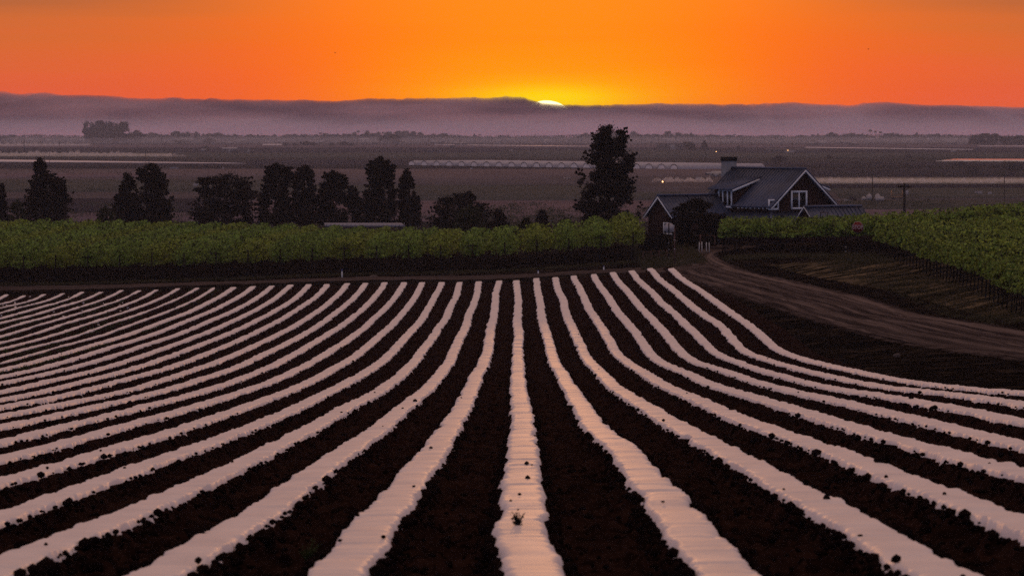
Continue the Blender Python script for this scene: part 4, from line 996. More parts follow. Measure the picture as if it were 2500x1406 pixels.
# utility poles
def pole_proto():
    r = empty('utility_pole'); MB().tube([(0, 0, -.5), (0, 0, 9.4)], [.16, .11], 8).build('shaft', M['pole'], r)
    MB().box(-1.2, 1.2, -.06, .06, 8.75, 8.9).build('crossarm', M['pole'], r)
    mb = MB()
    for x_ in (-1.05, -.5, .5, 1.05): mb.tube([(x_, 0, 8.9), (x_, 0, 9.1)], .05, 5)
    mb.build('insulator', M['pole'], r); return r
pp = None
def pole(px, base, top, lab, grp='utility poles on the plain', hgt=None):
    global pp
    s = (base - HY) / 25.0; h = (base - top) / s; X, Y = (px - 1250) / s, F / s
    if pp is None: pp = pole_proto(); o = pp
    else: o = dup(pp)
    o.location = (X, Y, 0); k = h / 9.4; o.scale = (max(k, 1.0), max(k, 1), k); return tag(o, lab, 'utility pole', grp)
pole(121, 398, 365, 'thin utility pole above the pointed dark tree at the left, crossing the white strip'); pole(355, 399, 364, 'utility pole crossing the white strip just above the stout dark tree'); pole(572, 399, 366, 'utility pole at the right tip of the long white strip')
pole(2130, 495, 422, 'utility pole standing before the sprinklers, above the white tanks', 'nearer utility poles on the right'); pole(2452, 493, 425, 'utility pole standing before the sprinklers near the right edge', 'nearer utility poles on the right')
fars = [(59, 380, 328), (145, 374, 345), (394, 352, 324), (438, 352, 330), (474, 352, 326), (540, 358, 336), (606, 356, 332), (638, 352, 326), (698, 363, 342), (727, 352, 330), (780, 390, 362), (793, 352, 330), (838, 352, 334), (873, 354, 331), (895, 356, 343), (912, 358, 342), (928, 356, 331), (968, 391, 366), (981, 367, 343), (1010, 355, 334), (1033, 356, 335), (1047, 357, 331),
        (1072, 359, 343), (1093, 357, 331), (1122, 358, 330), (1139, 357, 335), (1171, 358, 334), (1175, 361, 350), (1202, 357, 335), (1225, 357, 340), (1247, 358, 336), (1259, 360, 333), (1269, 366, 347), (1324, 357, 336), (1358, 357, 338), (1389, 361, 341), (1411, 360, 333), (1420, 361, 333), (1555, 364, 347), (1567, 362, 340), (1576, 360, 338), (1590, 363, 344), (1608, 360, 335), (1625, 364, 345),
        (1650, 361, 336), (1718, 357, 331), (1732, 358, 331), (1760, 360, 338), (1786, 366, 344), (1813, 361, 330), (1831, 362, 334), (1867, 360, 336), (1890, 366, 352), (1909, 360, 338), (1935, 374, 347), (1988, 360, 344), (2144, 362, 346), (2163, 384, 362), (2171, 384, 362), (2211, 366, 351), (2324, 368, 350), (2382, 380, 357)]
for k, (px, b_, t_) in enumerate(fars): pole(px, max(b_, 347), t_, 'faint thin utility pole in the misty middle distance, before the far tree line', 'distant utility poles before the far tree line')
# the near pole behind the right vines
s = 14.0; X = (2208 - 1250) / s; Y = F / s; z = zg1(X, Y); ht = CZ - (448 - HY) / s - z
up = empty('utility_pole', (X, Y, z)); MB().tube([(0, 0, -.5), (0, 0, ht)], [.27, .20], 10).build('shaft', M['pole'], up)
ca = MB().box(-1.15, 1.15, -.12, .02, ht - .74, ht - .40).build('crossarm', M['pole'], up)
mb = MB()
for x_ in (-1.05, -.6, .6, 1.05): mb.tube([(x_, -.05, ht - .40), (x_, -.05, ht - .18)], .07, 6)
mb.build('insulator', M['pole'], ca); MB().tube([(-.9, -.1, ht - .55), (-.02, -.16, ht - 1.4)], .035, 5).tube([(.9, -.1, ht - .55), (.02, -.16, ht - 1.4)], .035, 5).build('brace', M['pole'], up)
tag(up, 'thick dark utility pole with a crossarm rising behind the right vines', 'utility pole')

# sprinklers with spray
def spray_proto(seed, hmax, reach):
    rg = np.random.RandomState(seed); r = empty('sprinkler')
    MB().tube([(0, 0, 0), (0, 0, 1.0)], .04, 5).build('riser', M['sign_metal'], r)
    C = []
    for sd, n in ((1, 1700), (-1, 900)):
        t = rg.rand(n) ** 1.2; x = sd * t * reach; zc = 1.0 + hmax * (t * 4 * (1 - t)) * rg.choice([1, .8, .55, .3], n) * (.8 + .2 * rg.rand(n)) - t
        fall = rg.exponential(.30, n) * (.2 + t) ; C.append(np.stack([x + rg.normal(0, .05, n), rg.normal(0, .5, n), np.maximum(zc - fall * hmax, .05)], -1))
    V, Q = leafmesh(np.concatenate(C), .17, rg); obj('water_jet', mkmesh('water_jet', V, Q), M['spray'], r); return r
SP = {}
def sprinkler(px, base, var, lab, grp, sc=1.0, flip=1):
    key = var
    if key not in SP: SP[key] = spray_proto(var, [2.2, 2.6, 1.7][var % 3], [5.5, 4.0, 6.5][var % 3]); o = SP[key]
    else: o = dup(SP[key])
    s = (base - HY) / 25.0; o.location = ((px - 1250) / s, F / s, .12); o.scale = (sc * flip, sc, sc); return tag(o, lab, 'sprinkler', grp)
rg = np.random.RandomState(5)
for k, px in enumerate((2018, 2038, 2052, 2088, 2128, 2137, 2172, 2186, 2206, 2238, 2262, 2272, 2302, 2344, 2376, 2402, 2440, 2446, 2485, 2520, 2556)):
    sprinkler(px, 450 + rg.uniform(-1, 1), k % 3, 'sprinkler throwing white spray in the long line right of the farmhouse', 'sprinklers in the line right of the farmhouse', rg.uniform(.75, 1.0), rg.choice([-1, 1]))
for k, (px, lab) in enumerate(((1616, 'leftmost sprinkler of the group left of the chimney'), (1646, 'second sprinkler from the left in the group left of the chimney'), (1672, 'tall middle sprinkler jet left of the chimney'), (1695, 'fourth sprinkler from the left in the group left of the chimney'), (1722, 'sprinkler nearest the roof in the group left of the chimney'))):
    sprinkler(px, 447, k % 3, lab, 'sprinklers left of the chimney', .9, [1, -1][k % 2])
for k in range(30):
    px = -30 + k * 16.2 + rg.uniform(-4, 4)
    sprinkler(px, 381.6 + px * .0035 + rg.uniform(-.3, .3), k % 3, 'distant sprinkler spraying behind the white strip at the left', 'distant sprinklers above the white strip at the left', rg.uniform(1.0, 1.5) * (1.1 if px < 320 else .7), rg.choice([-1, 1]))
for k in range(16):
    px = -20 + k * 15 + rg.uniform(-4, 4)
    sprinkler(px, 356.8 + rg.uniform(-.2, .2), k % 3, 'farthest faint sprinkler below the big trees at the left', 'farthest sprinklers at the left', rg.uniform(1.2, 1.7), rg.choice([-1, 1]))

# buildings on the plain
def shed(px, base, wpx, hpx, lab, roof='shed_roof', wall='shed', depth=8, cat='shed', name='shed', rz=.15, kind='gable', door=True):
    s = (base - HY) / 25.0; X, Y = (px - 1250) / s, F / s; W_ = wpx / s / 2; H_ = hpx / s
    r = empty(name, (X, Y, 0), rz=rz); e = H_ * (.72 if kind != 'flat' else .97)
    wl = MB()
    if kind == 'round':
        n = 10; V = []
        for x_ in (-W_, W_):
            for j in range(n + 1): a = math.pi * j / n; V.append((x_, -depth / 2 * math.cos(a), e * .45 + (H_ - e * .45) * math.sin(a)))
        MB().add(V, [(j, j + 1, j + n + 2, j + n + 1) for j in range(n)], [(0, j + 1, j) for j in range(1, n)] + [(n + 1, n + 1 + j, n + 2 + j) for j in range(1, n)]).build('roof', M[roof], r)
        wl.box(-W_ + .1, W_ - .1, -depth / 2 + .1, depth / 2 - .1, -.2, e * .5)
    else:
        wl.box(-W_, W_, -depth / 2, depth / 2, -.2, e)
        rf = MB()
        if kind == 'gable':
            for sd in (-1, 1):
                rf.hexa([(-W_ - .3, sd * .01, H_ - .15), (W_ + .3, sd * .01, H_ - .15), (W_ + .3, sd * (depth / 2 + .4), e - .15), (-W_ - .3, sd * (depth / 2 + .4), e - .15), (-W_ - .3, sd * .01, H_), (W_ + .3, sd * .01, H_), (W_ + .3, sd * (depth / 2 + .4), e + .02), (-W_ - .3, sd * (depth / 2 + .4), e + .02)])
            for x_ in (-W_, W_ - .1): wl.add([(x_, -depth / 2, e), (x_, depth / 2, e), (x_, 0, H_ - .15), (x_ + .1, -depth / 2, e), (x_ + .1, depth / 2, e), (x_ + .1, 0, H_ - .15)], [(0, 3, 5, 2), (1, 2, 5, 4)], [(0, 2, 1), (3, 4, 5)])
        else: rf.box(-W_ - .15, W_ + .15, -depth / 2 - .15, depth / 2 + .15, e, H_)
        rf.build('roof', M[roof], r)
    wl.build('wall', M[wall], r)
    if door:
        MB().box(-W_ * .25, W_ * .12, -depth / 2 - .06, -depth / 2 - .005, 0, e * .8).build('door', M['tank'], r)
        for t in (-.65, .55): MB().box(W_ * t - .5, W_ * t + .5, -depth / 2 - .05, -depth / 2 - .004, e * .45, e * .8).build('window', M['glass'], r)
    return tag(r, lab, cat)
shed(560, 372, 36, 12, 'low grey farm shed in the mist left of centre', depth=12)
shed(606, 374, 22, 11, 'darker farm shed right beside the low grey shed', roof='shed', depth=10, kind='flat')
shed(497, 370, 12, 6, 'tiny pale hut left of the grey farm sheds', depth=5)
shed(1930, 374, 130, 11, 'very long low barn with pale doors beyond the farmhouse roof', roof='shed', depth=14, rz=.03)
shed(1753, 432, 30, 14, 'round-roofed white shed beside the farmhouse chimney', kind='round', roof='tank', depth=6, wall='shed', rz=-.3)
shed(1733, 428, 18, 7, 'small pale hut left of the round-roofed white shed', depth=4, rz=.2)
shed(1705, 441, 9, 9, 'small white box hut among the sprinklers left of the chimney', kind='flat', roof='tank', wall='tank', depth=2, door=False, name='pump_hut', cat='hut')
shed(1640, 366, 66, 16, 'broad dim warehouse before the tree line, right of the big tree', roof='shed', depth=20, kind='flat')
shed(2327, 371.5, 9, 4.5, 'tiny bright tent-shaped roof near the right tree group', roof='tank', wall='tank', depth=4, door=False, cat='tent', name='tent')
shed(478, 455, 12, 7.5, 'small white box on the plain above the broad round tree', kind='flat', roof='tank', wall='tank', depth=1.2, door=False, name='white_box', cat='box')
shed(545, 413.5, 6, 5, 'tiny white box above the broad round tree, further off', kind='flat', roof='tank', wall='tank', depth=1.2, door=False, name='white_box', cat='box')
shed(233, 430, 9, 2.5, 'flat white object lying on the plain left of the twin trees', kind='flat', roof='tank', wall='tank', depth=1, door=False, name='white_box', cat='box')
shed(425, 412, 22, 3.5, 'long pale low stack above the stout dark tree', kind='flat', roof='shed_roof', wall='shed_roof', depth=2, door=False, name='pallet_stack', cat='stack')
shed(1385, 437, 14, 3.5, 'pale low trailer below the polytunnels, left of the big tree', kind='flat', roof='tank', wall='shed_roof', depth=2, door=False, name='trailer', cat='trailer')
for px, b_, wv, hv_, lab in ((1151, 414, 5, 4, 'small white crate just under the polytunnels'), (1075, 371, 5, 3, 'tiny pale crate in the misty fields left of centre'), (1248, 369, 9, 3.5, 'pale van-sized box under the far poles'), (1331, 368, 9, 2.5, 'flat pale shape in the misty fields left of the big tree'), (1391, 368, 10, 3, 'flat pale shape nearer the big tree in the misty fields'),
                         (2067, 494, 11, 7, 'white square crate left of the tractor and tanks'), (2384, 473, 6, 6, 'left white crate of the pair near the right edge'), (2393, 475, 8, 9, 'taller white crate of the pair near the right edge'), (2417, 476, 8, 8, 'single white crate nearest the right edge'), (2213, 477, 8, 14, 'white upright box behind the thick utility pole')):
    shed(px, b_, wv, hv_, lab, kind='flat', roof='tank', wall='tank', depth=1.4, door=False, name='crate', cat='crate')
# distant towers and houses
for px, wv, tp, lab in ((973, 15, 321.5, 'left tower of the far twin blocks above the tree line'), (990, 18, 321.5, 'right tower of the far twin blocks above the tree line')):
    s = 1.55; X, Y = (px - 1250) / s, F / s; H_ = CZ - (tp - HY) / s; t_ = empty('tower_block', (X, Y, 0))
    MB().box(-wv / s / 2, wv / s / 2, -5, 5, 0, H_).build('wall', M['town'], t_); MB().box(-wv / s / 3, wv / s / 3, -3, 3, H_, H_ + 1.2).build('roof', M['town'], t_)
    mb = MB()
    for a in range(4):
        for b_ in range(5): mb.box(-wv / s / 2 + 1 + a * 2, -wv / s / 2 + 2 + a * 2, -5.05, -5.005, 1.5 + b_ * 2.4, 2.7 + b_ * 2.4)
    mb.build('window', M['glass'], t_); tag(t_, lab, 'building')
hr = None
rg = np.random.RandomState(15)
for k in range(46):
    px = rg.uniform(-150, 2650); s = rg.uniform(1.55, 2.05); X, Y = (px - 1250) / s, F / s
    if hr is None: hr = shed(px, HY + 25 * s, 16, 7, 'x', depth=9, name='far_house', cat='house', roof='shed_roof'); o = hr
    else: o = dup(hr)
    o.location = (X, Y, 0); o.rotation_euler = (0, 0, rg.uniform(-.6, .6)); o.scale = (rg.uniform(.7, 1.8), 1, rg.uniform(.8, 1.2)); tag(o, 'dim low house at the foot of the far tree line', 'house', 'houses at the foot of the far tree line')
# tanks, tractor
def tank(px, base, wpx, hpx, lab, horiz=False):
    s = (base - HY) / 25.0; X, Y = (px - 1250) / s, F / s; R_ = wpx / s / 2; H_ = hpx / s; r = empty('water_tank', (X, Y, 0))
    if horiz:
        MB().tube([(-R_, 0, H_ * .62), (-R_ * .93, 0, H_ * .62), (R_ * .93, 0, H_ * .62), (R_, 0, H_ * .62)], [H_ * .22, H_ * .36, H_ * .36, H_ * .22], 16).build('vessel', M['tank'], r)
        for x_ in (-R_ * .5, R_ * .5): MB().tube([(x_, -.7, .4), (x_, .7, .4)], .4, 14).build('wheel', M['rubber'], r)
        MB().box(-R_, R_, -.5, .5, H_ * .2, H_ * .27).build('chassis', M['black_metal'], r); MB().tube([(0, 0, H_ * .95), (0, 0, H_ * 1.05)], .25, 10).build('hatch', M['tank'], r)
    else:
        MB().tube([(0, 0, .35), (0, 0, H_ * .72), (0, 0, H_ * .86), (0, 0, H_)], [R_, R_, R_ * .6, .2], 18).build('vessel', M['tank'], r)
        MB().box(-R_, R_, -R_, R_, .1, .34).build('chassis', M['black_metal'], r)
        MB().tube([(0, 0, H_), (0, 0, H_ * 1.08)], .18, 8).build('hatch', M['tank'], r)
    return tag(r, lab, 'tank', 'white tanks in the yard beyond the vines')
tank(2109, 491, 11, 11, 'smallest white tank, left of the others'); tank(2122, 492, 14, 19, 'upright white tank directly left of a pole'); tank(2143, 490, 14, 17, 'white tank behind the wheeled tank'); tank(2148, 495, 20, 15, 'wheeled horizontal white tank at the right of the group', True)
s = 7.5; X = (2080 - 1250) / s; tr = empty('tractor', (X, F / s, 0))
carbody([(-1.6, .7), (1.4, .7), (1.4, 1.4), (.1, 1.5), (-1.5, 1.2)], .45).build('body', M['black_metal'], tr); MB().box(-1.1, .1, -.6, .6, 1.5, 1.6).box(-1.1, -1.0, -.6, -.5, 1.2, 1.5).build('canopy', M['black_metal'], tr)
for x_, r_ in ((-.9, .75), (1.0, .5)):
    for y_ in (-.75, .75): MB().tube([(x_, y_ - .18, r_), (x_, y_ + .18, r_)], r_, 16).build('wheel', M['rubber'], tr)
tag(tr, 'dark tractor left of the white tanks', 'tractor')
s = 7.3; X = (2190 - 1250) / s; tr = empty('flatbed_wagon', (X, F / s, 0)); MB().box(-1.9, 1.9, -1, 1, .8, 1.0).build('deck', M['orange'], tr); MB().box(-1.9, -1.75, -1, 1, 1.0, 3.0).box(1.75, 1.9, -1, 1, 1.0, 3.0).box(-1.75, 1.75, -.05, .05, 1.6, 1.75).build('rack', M['orange'], tr)
for x_ in (-1.2, 1.2):
    for y_ in (-.9, .9): MB().tube([(x_, y_ - .12, .4), (x_, y_ + .12, .4)], .4, 14).build('wheel', M['rubber'], tr)
tag(tr, 'wagon with yellowish end racks left of the thick utility pole', 'wagon')
for k, (px, py, b_, lab) in enumerate(((1747.5, 371, 376, 'small lit yellow lamp on the plain above the chimney'), (1922, 368, 374, 'small lit orange lamp at the long barn'), (1616, 444.5, 448, 'lit lamp glowing low among the sprinklers left of the chimney'))):
    s = (b_ - HY) / 25.0; r = empty('yard_lamp', ((px - 1250) / s, F / s - 8.5, 0)); h = (b_ - py) / s
    MB().tube([(0, 0, 0), (0, 0, h)], .06, 6).build('lamp_pole', M['pole'], r); V, T = rockverts(.26, 1, 2, 1); obj('bulb', mkmesh('bulb', V, None, T), M['lamp'], r, loc=(0, 0, h + .2)); tag(r, lab, 'lamp')

# ------------------------------------------------------------------ distant trees
def far_crown(seed, w_, h_, kind):
    rg = np.random.RandomState(seed); C = []
    for k in range(46 if kind != 'palm' else 10):
        if kind == 'cone': t = rg.rand() ** .8; z = h_ * (.1 + .88 * t); rr = w_ / 2 * (1 - t) ** .8 * rg.rand() ** .4; sg = .09 * h_ * (1.1 - t)
        elif kind == 'palm': z = h_ * .93; rr = w_ * .25; sg = .05 * h_
        elif kind == 'euc': t = rg.rand(); z = h_ * (.16 + .78 * t); rr = w_ / 2 * (.55 + .45 * math.sin(t * 3.1)) * rg.rand() ** .4; sg = .055 * h_
        else: t = rg.rand(); z = h_ * (.22 + .68 * t); rr = w_ / 2 * math.sqrt(max(.05, 1 - (2 * t - .9) ** 2)) * rg.rand() ** .4; sg = .08 * h_
        a = rg.rand() * 6.28; C.append(np.array([rr * math.cos(a), rr * math.sin(a), z]) + rg.normal(size=(34, 3)) * sg)
    C = np.concatenate(C); C[:, 2] = np.maximum(C[:, 2], .2)
    V, Q = leafmesh(C, h_ * .085, rg, aspect=.8); mc = mkmesh('crown', V, Q)
    mt = MB().tube([(0, 0, -.3), (w_ * .02, 0, h_ * .45), (0, 0, h_ * .88)], [.035 * h_ * (.5 if kind == 'palm' else 1), .02 * h_ * (.6 if kind == 'palm' else 1), .006 * h_], 6).mesh('trunk')
    return mc, mt
FT = [('round', *far_crown(s_, 12, 10, 'round')) for s_ in (1, 2, 3, 4)] + [('cone', *far_crown(s_, 7, 11, 'cone')) for s_ in (5, 6)] + [('palm', *far_crown(7, 4, 11, 'palm'))] + [('euc', *far_crown(s_, 11, 16, 'euc')) for s_ in (8, 9, 10)]
def ftree(idx, px, base, wpx, top, lab, grp=None, cat='tree', s=None):
    kind, mc, mt = FT[idx]; s = s or (base - HY) / 25.0; r = empty('tree' if cat == 'tree' else 'bush', ((px - 1250) / s, F / s, 0), rz=(px * 1.7) % 6.28)
    bw = {'round': 12, 'cone': 7, 'palm': 4, 'euc': 11}[kind]; bh = {'round': 10, 'cone': 11, 'palm': 11, 'euc': 16}[kind] * 1.02
    h = CZ - (top - HY) / s; r.scale = (wpx / s / bw, wpx / s / bw, h / bh)
    obj('crown', mc, M['far_tree'], r); obj('trunk', mt, M['bark'], r); return tag(r, lab, cat, grp)
ftree(7, 220, 350, 34, 296, 'leftmost tall tree of the big distant clump at the left'); ftree(8, 245, 350, 28, 295, 'second tall tree of the big distant clump at the left'); ftree(9, 263, 350, 34, 299, 'middle tree of the big distant clump at the left'); ftree(7, 283, 350, 34, 299, 'fourth tree of the big distant clump at the left'); ftree(8, 301, 350, 30, 298, 'rightmost tall tree of the big distant clump at the left'); ftree(9, 234, 350.5, 34, 312, 'low tree filling the front of the big distant clump at the left'); ftree(9, 285, 350.5, 44, 310, 'wide low tree filling the right front of the big distant clump')
ftree(0, 331, 350, 42, 319, 'lower round tree right of the big distant clump')
for k, (px, wv, tp) in enumerate(((2380, 34, 328), (2403, 38, 326), (2425, 34, 327), (2452, 24, 331), (2466, 30, 333), (2490, 36, 331), (2520, 40, 329))):
    ftree(7 + k % 3, px, 356, wv, tp, ['leftmost tree of the misty clump at the right edge', 'second tree of the misty clump at the right edge', 'third tree of the misty clump at the right edge', 'slim tree in the gap of the misty right clump', 'lower tree right of the gap in the misty right clump', 'tree cut by the right edge in the misty clump', 'tree just beyond the right edge in the misty clump'][k], 'misty tree clump at the right')
ftree(1, 1903, 404, 38, 379, 'round dark tree above the farmhouse roof ridge'); ftree(4, 1720, 369, 20, 342, 'pointed tree on the plain left of the chimney, lamp beside it'); ftree(7, 1683, 369, 26, 345, 'ragged tree on the plain, left of the pointed one'); ftree(2, 1803, 369, 12, 356, 'small round tree above the chimney'); ftree(1, 1694, 370, 14, 357, 'small bush at the foot of the ragged tree', cat='bush')
ftree(0, 2025, 391, 16, 378, 'small dark tree on the plain right of the roof', cat='bush'); ftree(3, 2219, 390, 18, 376, 'small round tree left of the bright reservoir', cat='bush'); ftree(1, 2345, 411, 24, 394, 'dark round bush below the bright reservoir', cat='bush'); ftree(2, 2475, 421, 60, 396, 'large dim bush near the right edge of the plain', cat='bush'); ftree(0, 2375, 428, 30, 407, 'dim ragged bush left of the large one', cat='bush')
ftree(1, 510, 352, 34, 338, 'dome-shaped tree behind the low grey sheds'); ftree(0, 443, 352, 44, 342, 'wide low tree between the big clump and the sheds'); ftree(3, 10, 350, 30, 335, 'low dome-shaped tree at the left edge of the plain'); ftree(2, 503, 367, 18, 356, 'round bush beside the tiny pale hut', cat='bush')
for k, (px, wv, tp) in enumerate(((697, 16, 349), (721, 16, 350), (747, 30, 345), (765, 24, 348), (808, 18, 349), (838, 30, 346), (858, 22, 349))): ftree(k % 4, px, 357, wv, tp, 'low round bush in the hedge line left of centre on the plain', 'low bushes in a line left of centre', 'bush')
ftree(0, 955, 352, 58, 328, 'wide tree left below the far twin towers'); ftree(1, 1104, 363, 16, 355, 'low domed bush before the bright line at centre', cat='bush')
rg = np.random.RandomState(77)
n = 0
px = -190
TL = [('round', 'dim round tree in the far misty tree line'), ('cone', 'dim pointed tree in the far misty tree line'), ('palm', 'thin distant palm in the far misty tree line'), ('euc', 'tall ragged tree in the far misty tree line')]
TLd = dict(TL)
while px < 2700:
    idx = rg.choice([0, 1, 2, 3, 4, 5, 6, 7, 8], p=[.15, .15, .15, .13, .10, .09, .09, .07, .07]); s = rg.uniform(1.29, 1.50)
    top = 331 + 6 * math.sin(px * .011) + rg.uniform(-6, 5); top = top - (4 if 600 < px < 900 else 0) + (2 if px < 200 else 0)
    wv = {'round': rg.uniform(16, 34), 'cone': rg.uniform(9, 16), 'palm': rg.uniform(6, 8), 'euc': rg.uniform(14, 26)}[FT[idx][0]]
    if FT[idx][0] == 'palm': top -= 3
    k_ = FT[idx][0]; ftree(idx, px, 0, wv, top, TLd[k_], f'far tree line: {k_} crowns' if k_ != 'euc' else 'far tree line: ragged crowns', s=s); n += 1
    px += rg.uniform(7, 16)
# unbroken scrub under the far trees, and rough scrub across the plain
C = []
for k in range(5200):
    px = rg.uniform(-500, 3000); s = rg.uniform(1.30, 1.60); h = 4.5 + 4 * vn(px * .02, 0, 5); C.append(np.array([(px - 1250) / s, F / s, 0]) + np.stack([rg.normal(0, 3, 10), rg.normal(0, 3, 10), rg.rand(10) * h], -1))
V, Q = leafmesh(np.concatenate(C), 2.0, rg); tag(obj('far_scrub', mkmesh('far_scrub', V, Q), M['far_tree']), kind='stuff')
C = []
def scrub(n, x0, x1, y0, y1, hmax, sz=10, thr=.45):
    for k in range(n):
        px, py = rg.uniform(x0, x1), rg.uniform(y0, y1)
        if vn(px * .03, py * .25, 91) < thr: continue
        s = (py - HY) / 25.0; h = hmax * rg.rand(); C.append(np.array([(px - 1250) / s, F / s, 0]) + np.stack([rg.normal(0, 1.1, 16), rg.normal(0, 1.1, 16), rg.rand(16) * h], -1))
scrub(900, 2000, 2700, 405, 434, 2.6); scrub(260, 2180, 2350, 380, 394, 2.5); scrub(1800, -300, 1500, 498, 560, 1.5, thr=.5); scrub(700, -300, 500, 410, 470, 1.3, thr=.6); scrub(260, 2050, 2330, 492, 512, 1.2); scrub(350, 1500, 1760, 500, 560, 1.4)
scrub(300, 1180, 1420, 515, 560, 2.2, thr=.3)
for x0, x1, yb, nn, hh in ((600, 1450, 392, 200, 1.6), (1850, 2290, 392, 160, 3.0), (-100, 460, 374, 120, 3.2), (1500, 1780, 371, 110, 4.5), (1860, 2500, 374, 160, 3.5), (560, 1000, 363, 150, 4.0), (2100, 2500, 403, 120, 2.6), (150, 560, 468, 90, 1.4), (620, 760, 432, 50, 2.0)):
    for k in range(nn):
        px = rg.uniform(x0, x1)
        if vn(px * .025, yb * .7, 33) < .42: continue
        s = (yb + rg.uniform(-.6, .6) - HY) / 25.0; C.append(np.array([(px - 1250) / s, F / s, 0]) + np.stack([rg.normal(0, 1.6, 18), rg.normal(0, 1.2, 18), rg.rand(18) ** 1.3 * hh], -1))
V, Q = leafmesh(np.concatenate(C), .55, rg); tag(obj('scrub', mkmesh('scrub', V, Q), M['green_tree']), kind='stuff')

# ------------------------------------------------------------------ fog bank, mist, haze
def volmat(name, color, dens, aniso=0.0, color2=None):
    global nt
    m = bpy.data.materials.new(name); m.use_nodes = True; nt = m.node_tree; nt.nodes.clear()
    v = N('ShaderNodeVolumePrincipled'); v.inputs['Color'].default_value = (*color, 1); v.inputs['Density'].default_value = dens; v.inputs['Anisotropy'].default_value = aniso
    if color2: L(ramp(noise(1.0, 4, vec=mapped((.0035, .002, .022))), [(.36, color), (.64, color2)]), v.inputs['Color'])
    L(v.outputs[0], N('ShaderNodeOutputMaterial').inputs['Volume']); return m
crest = np.array([(-3000, 228), (-600, 230), (-80, 224), (0, 225), (50, 230), (110, 226), (160, 233), (200, 231), (260, 233), (330, 240), (420, 241), (500, 243), (700, 245), (850, 246), (900, 240), (1000, 243), (1060, 241), (1130, 238), (1200, 239), (1240, 235), (1280, 236), (1300, 246), (1320, 250), (1370, 254.5), (1410, 256), (1500, 256), (1620, 254), (1700, 252.5), (1780, 255), (1850, 257), (1900, 252), (1940, 249), (1990, 254), (2060, 257), (2110, 252), (2170, 249), (2220, 254), (2330, 258), (2500, 262), (3000, 255), (5500, 250)], float)
Yb = 9000.0; sb = F / Yb
nx_ = 1500; pxs_ = np.linspace(-1600, 4100, nx_); Xb = (pxs_ - 1250) / sb
top = CZ - (np.interp(pxs_, crest[:, 0], crest[:, 1]) - HY) / sb
yy = np.array([8150, 8200, 8300, 8450, 8600, 8750, 8880, 8960, 9000, 9040, 9150, 9400, 9800, 9801.0]); shp = np.array([0, .18, .42, .62, .77, .88, .955, .99, 1, .985, .93, .8, .6, 0])
BX = np.repeat(Xb[None], len(yy), 0); BY = np.repeat(yy[:, None], nx_, 1)
rufl = (fbm(BX * .010, BY * .0008, 61, 4) - .5) * 7 + (fbm(BX * .06, BY * .0015, 62, 5) - .5) * 9.0 + np.maximum(fbm(BX * .035, BY * .003, 63, 4) - .54, 0) * 24
BZ = -4 + (top[None] + 4) * shp[:, None] + rufl * (shp[:, None] > .1) * (.55 + .45 * (shp[:, None] < .97)) * .8
Vt = np.stack([BX, BY, BZ], -1).reshape(-1, 3); Vb = np.stack([BX, BY, np.full_like(BX, -6)], -1).reshape(-1, 3)
nyb = len(yy); Q1 = gridfaces(nyb, nx_); Q2 = Q1[:, ::-1] + len(Vt); A_ = np.arange(nyb * nx_).reshape(nyb, nx_)
loop = np.r_[A_[0, :], A_[1:, -1], A_[-1, -2::-1], A_[-2:0:-1, 0]]; nl = np.roll(loop, -1); Q3 = np.stack([loop + len(Vt), nl + len(Vt), nl, loop], -1)
o = obj('fog_bank', mkmesh('fog_bank', np.concatenate([Vt, Vb]), np.concatenate([Q1, Q2, Q3])), volmat('fog_bank', (.36, .31, .36), .008, .3, (.78, .64, .66))); tag(o, kind='stuff')
sm = np.array([8020, 8060, 8150, 8300, 8500, 8750, 9050, 9051.0]); smz = np.array([6, 14, 24, 33, 43, 53, 62, -3.0])
MX = np.repeat(Xb[None, ::4], len(sm), 0); MY = np.repeat(sm[:, None], MX.shape[1], 1); MZ = smz[:, None] + (fbm(MX * .006, MY * .004, 65, 3) - .5) * 16 * (smz[:, None] > 0) * sstep((smz[:, None]) / 40); a_, b_ = MX.shape
A_ = np.arange(a_ * b_).reshape(a_, b_); Vt = np.stack([MX, MY, MZ], -1).reshape(-1, 3); Vb = np.stack([MX, MY, np.full_like(MX, -5.)], -1).reshape(-1, 3); Q1 = gridfaces(a_, b_); Q2 = Q1[:, ::-1] + len(Vt)
loop = np.r_[A_[0, :], A_[1:, -1], A_[-1, -2::-1], A_[-2:0:-1, 0]]; nl = np.roll(loop, -1); Q3 = np.stack([loop + len(Vt), nl + len(Vt), nl, loop], -1)
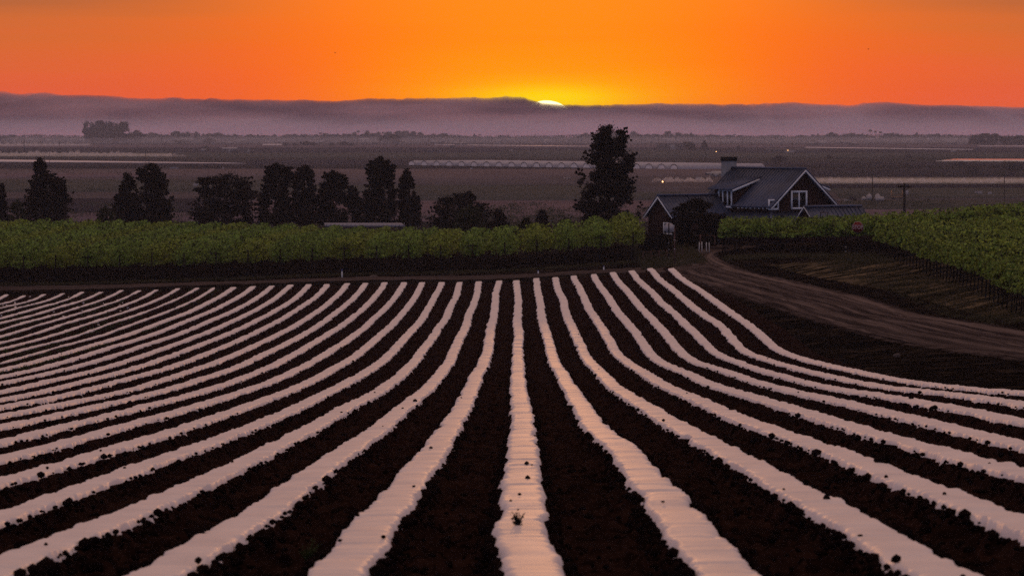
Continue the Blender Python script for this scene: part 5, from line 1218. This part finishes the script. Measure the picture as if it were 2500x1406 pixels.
tag(obj('low_mist', mkmesh('low_mist', np.concatenate([Vt, Vb]), np.concatenate([Q1, Q2, Q3])), volmat('low_mist', (.92, .93, 1.0), .0045, .30)), kind='stuff')
# irrigation mist over the wet field on the right
def mistbox(x0, x1, b0, b1, h, dens, colr=(.95, .92, .80)):
    a, b_, c, d = pl(x0, b0), pl(x1, b0), pl(x1, b1), pl(x0, b1)
    mb = MB().hexa([(p[0], p[1], .3) for p in (a, b_, c, d)] + [(p[0], p[1], h) for p in (a, b_, c, d)])
    return tag(mb.build('irrigation_mist', volmat('irrigation_mist', colr, dens, .3)), kind='stuff')
mistbox(1990, 2750, 451, 444, 2.0, .012)
mistbox(-150, 420, 384, 381, 2.4, .006)
mistbox(-500, 3000, 356, 346.5, 8.5, .00045, (.95, .93, 1.0))['label'] = 'thin pale ground mist before the far tree line'
hz_ = MB().box(-3950, 3950, -50, 8000, -1.2, 31.2).build('haze', volmat('haze', (.93, .90, 1.0), 8.5e-5, 0.0)); tag(hz_, kind='stuff')

# ------------------------------------------------------------------ birds
def bird(px, py, span_px, lab, tilt):
    D = 420.0; s = F / D; b_ = empty('bird', ((px - 1250) / s, D, CZ - (py - HY) / s)); h = span_px / s / 2
    MB().tube([(-.02 * h, -.4 * h, 0), (0, -.1 * h, 0), (0, .25 * h, 0), (0, .6 * h, 0)], [.02 * h, .13 * h, .11 * h, .02 * h], 8).build('body', M['bird'], b_)
    for sd in (-1, 1): MB().add([(0, -.15 * h, .05 * h), (0, .2 * h, .05 * h), (sd * .5 * h, .12 * h, .45 * h), (sd * .5 * h, -.2 * h, .45 * h), (sd * h, .1 * h, .25 * h), (0, -.15 * h, .0), (0, .2 * h, .0), (sd * .5 * h, .12 * h, .40 * h), (sd * .5 * h, -.2 * h, .40 * h)], [(0, 1, 2, 3), (5, 8, 7, 6)], [(3, 2, 4), (8, 4, 7)]).build('wing', M['bird'], b_)
    b_.rotation_euler = (0.3, tilt, .8); tag(b_, lab, 'bird')
bird(818, 130, 9, 'tiny dark bird in the orange sky, left of centre', .6); bird(2120, 121, 8, 'tiny dark bird in the orange sky at the right', -.3)
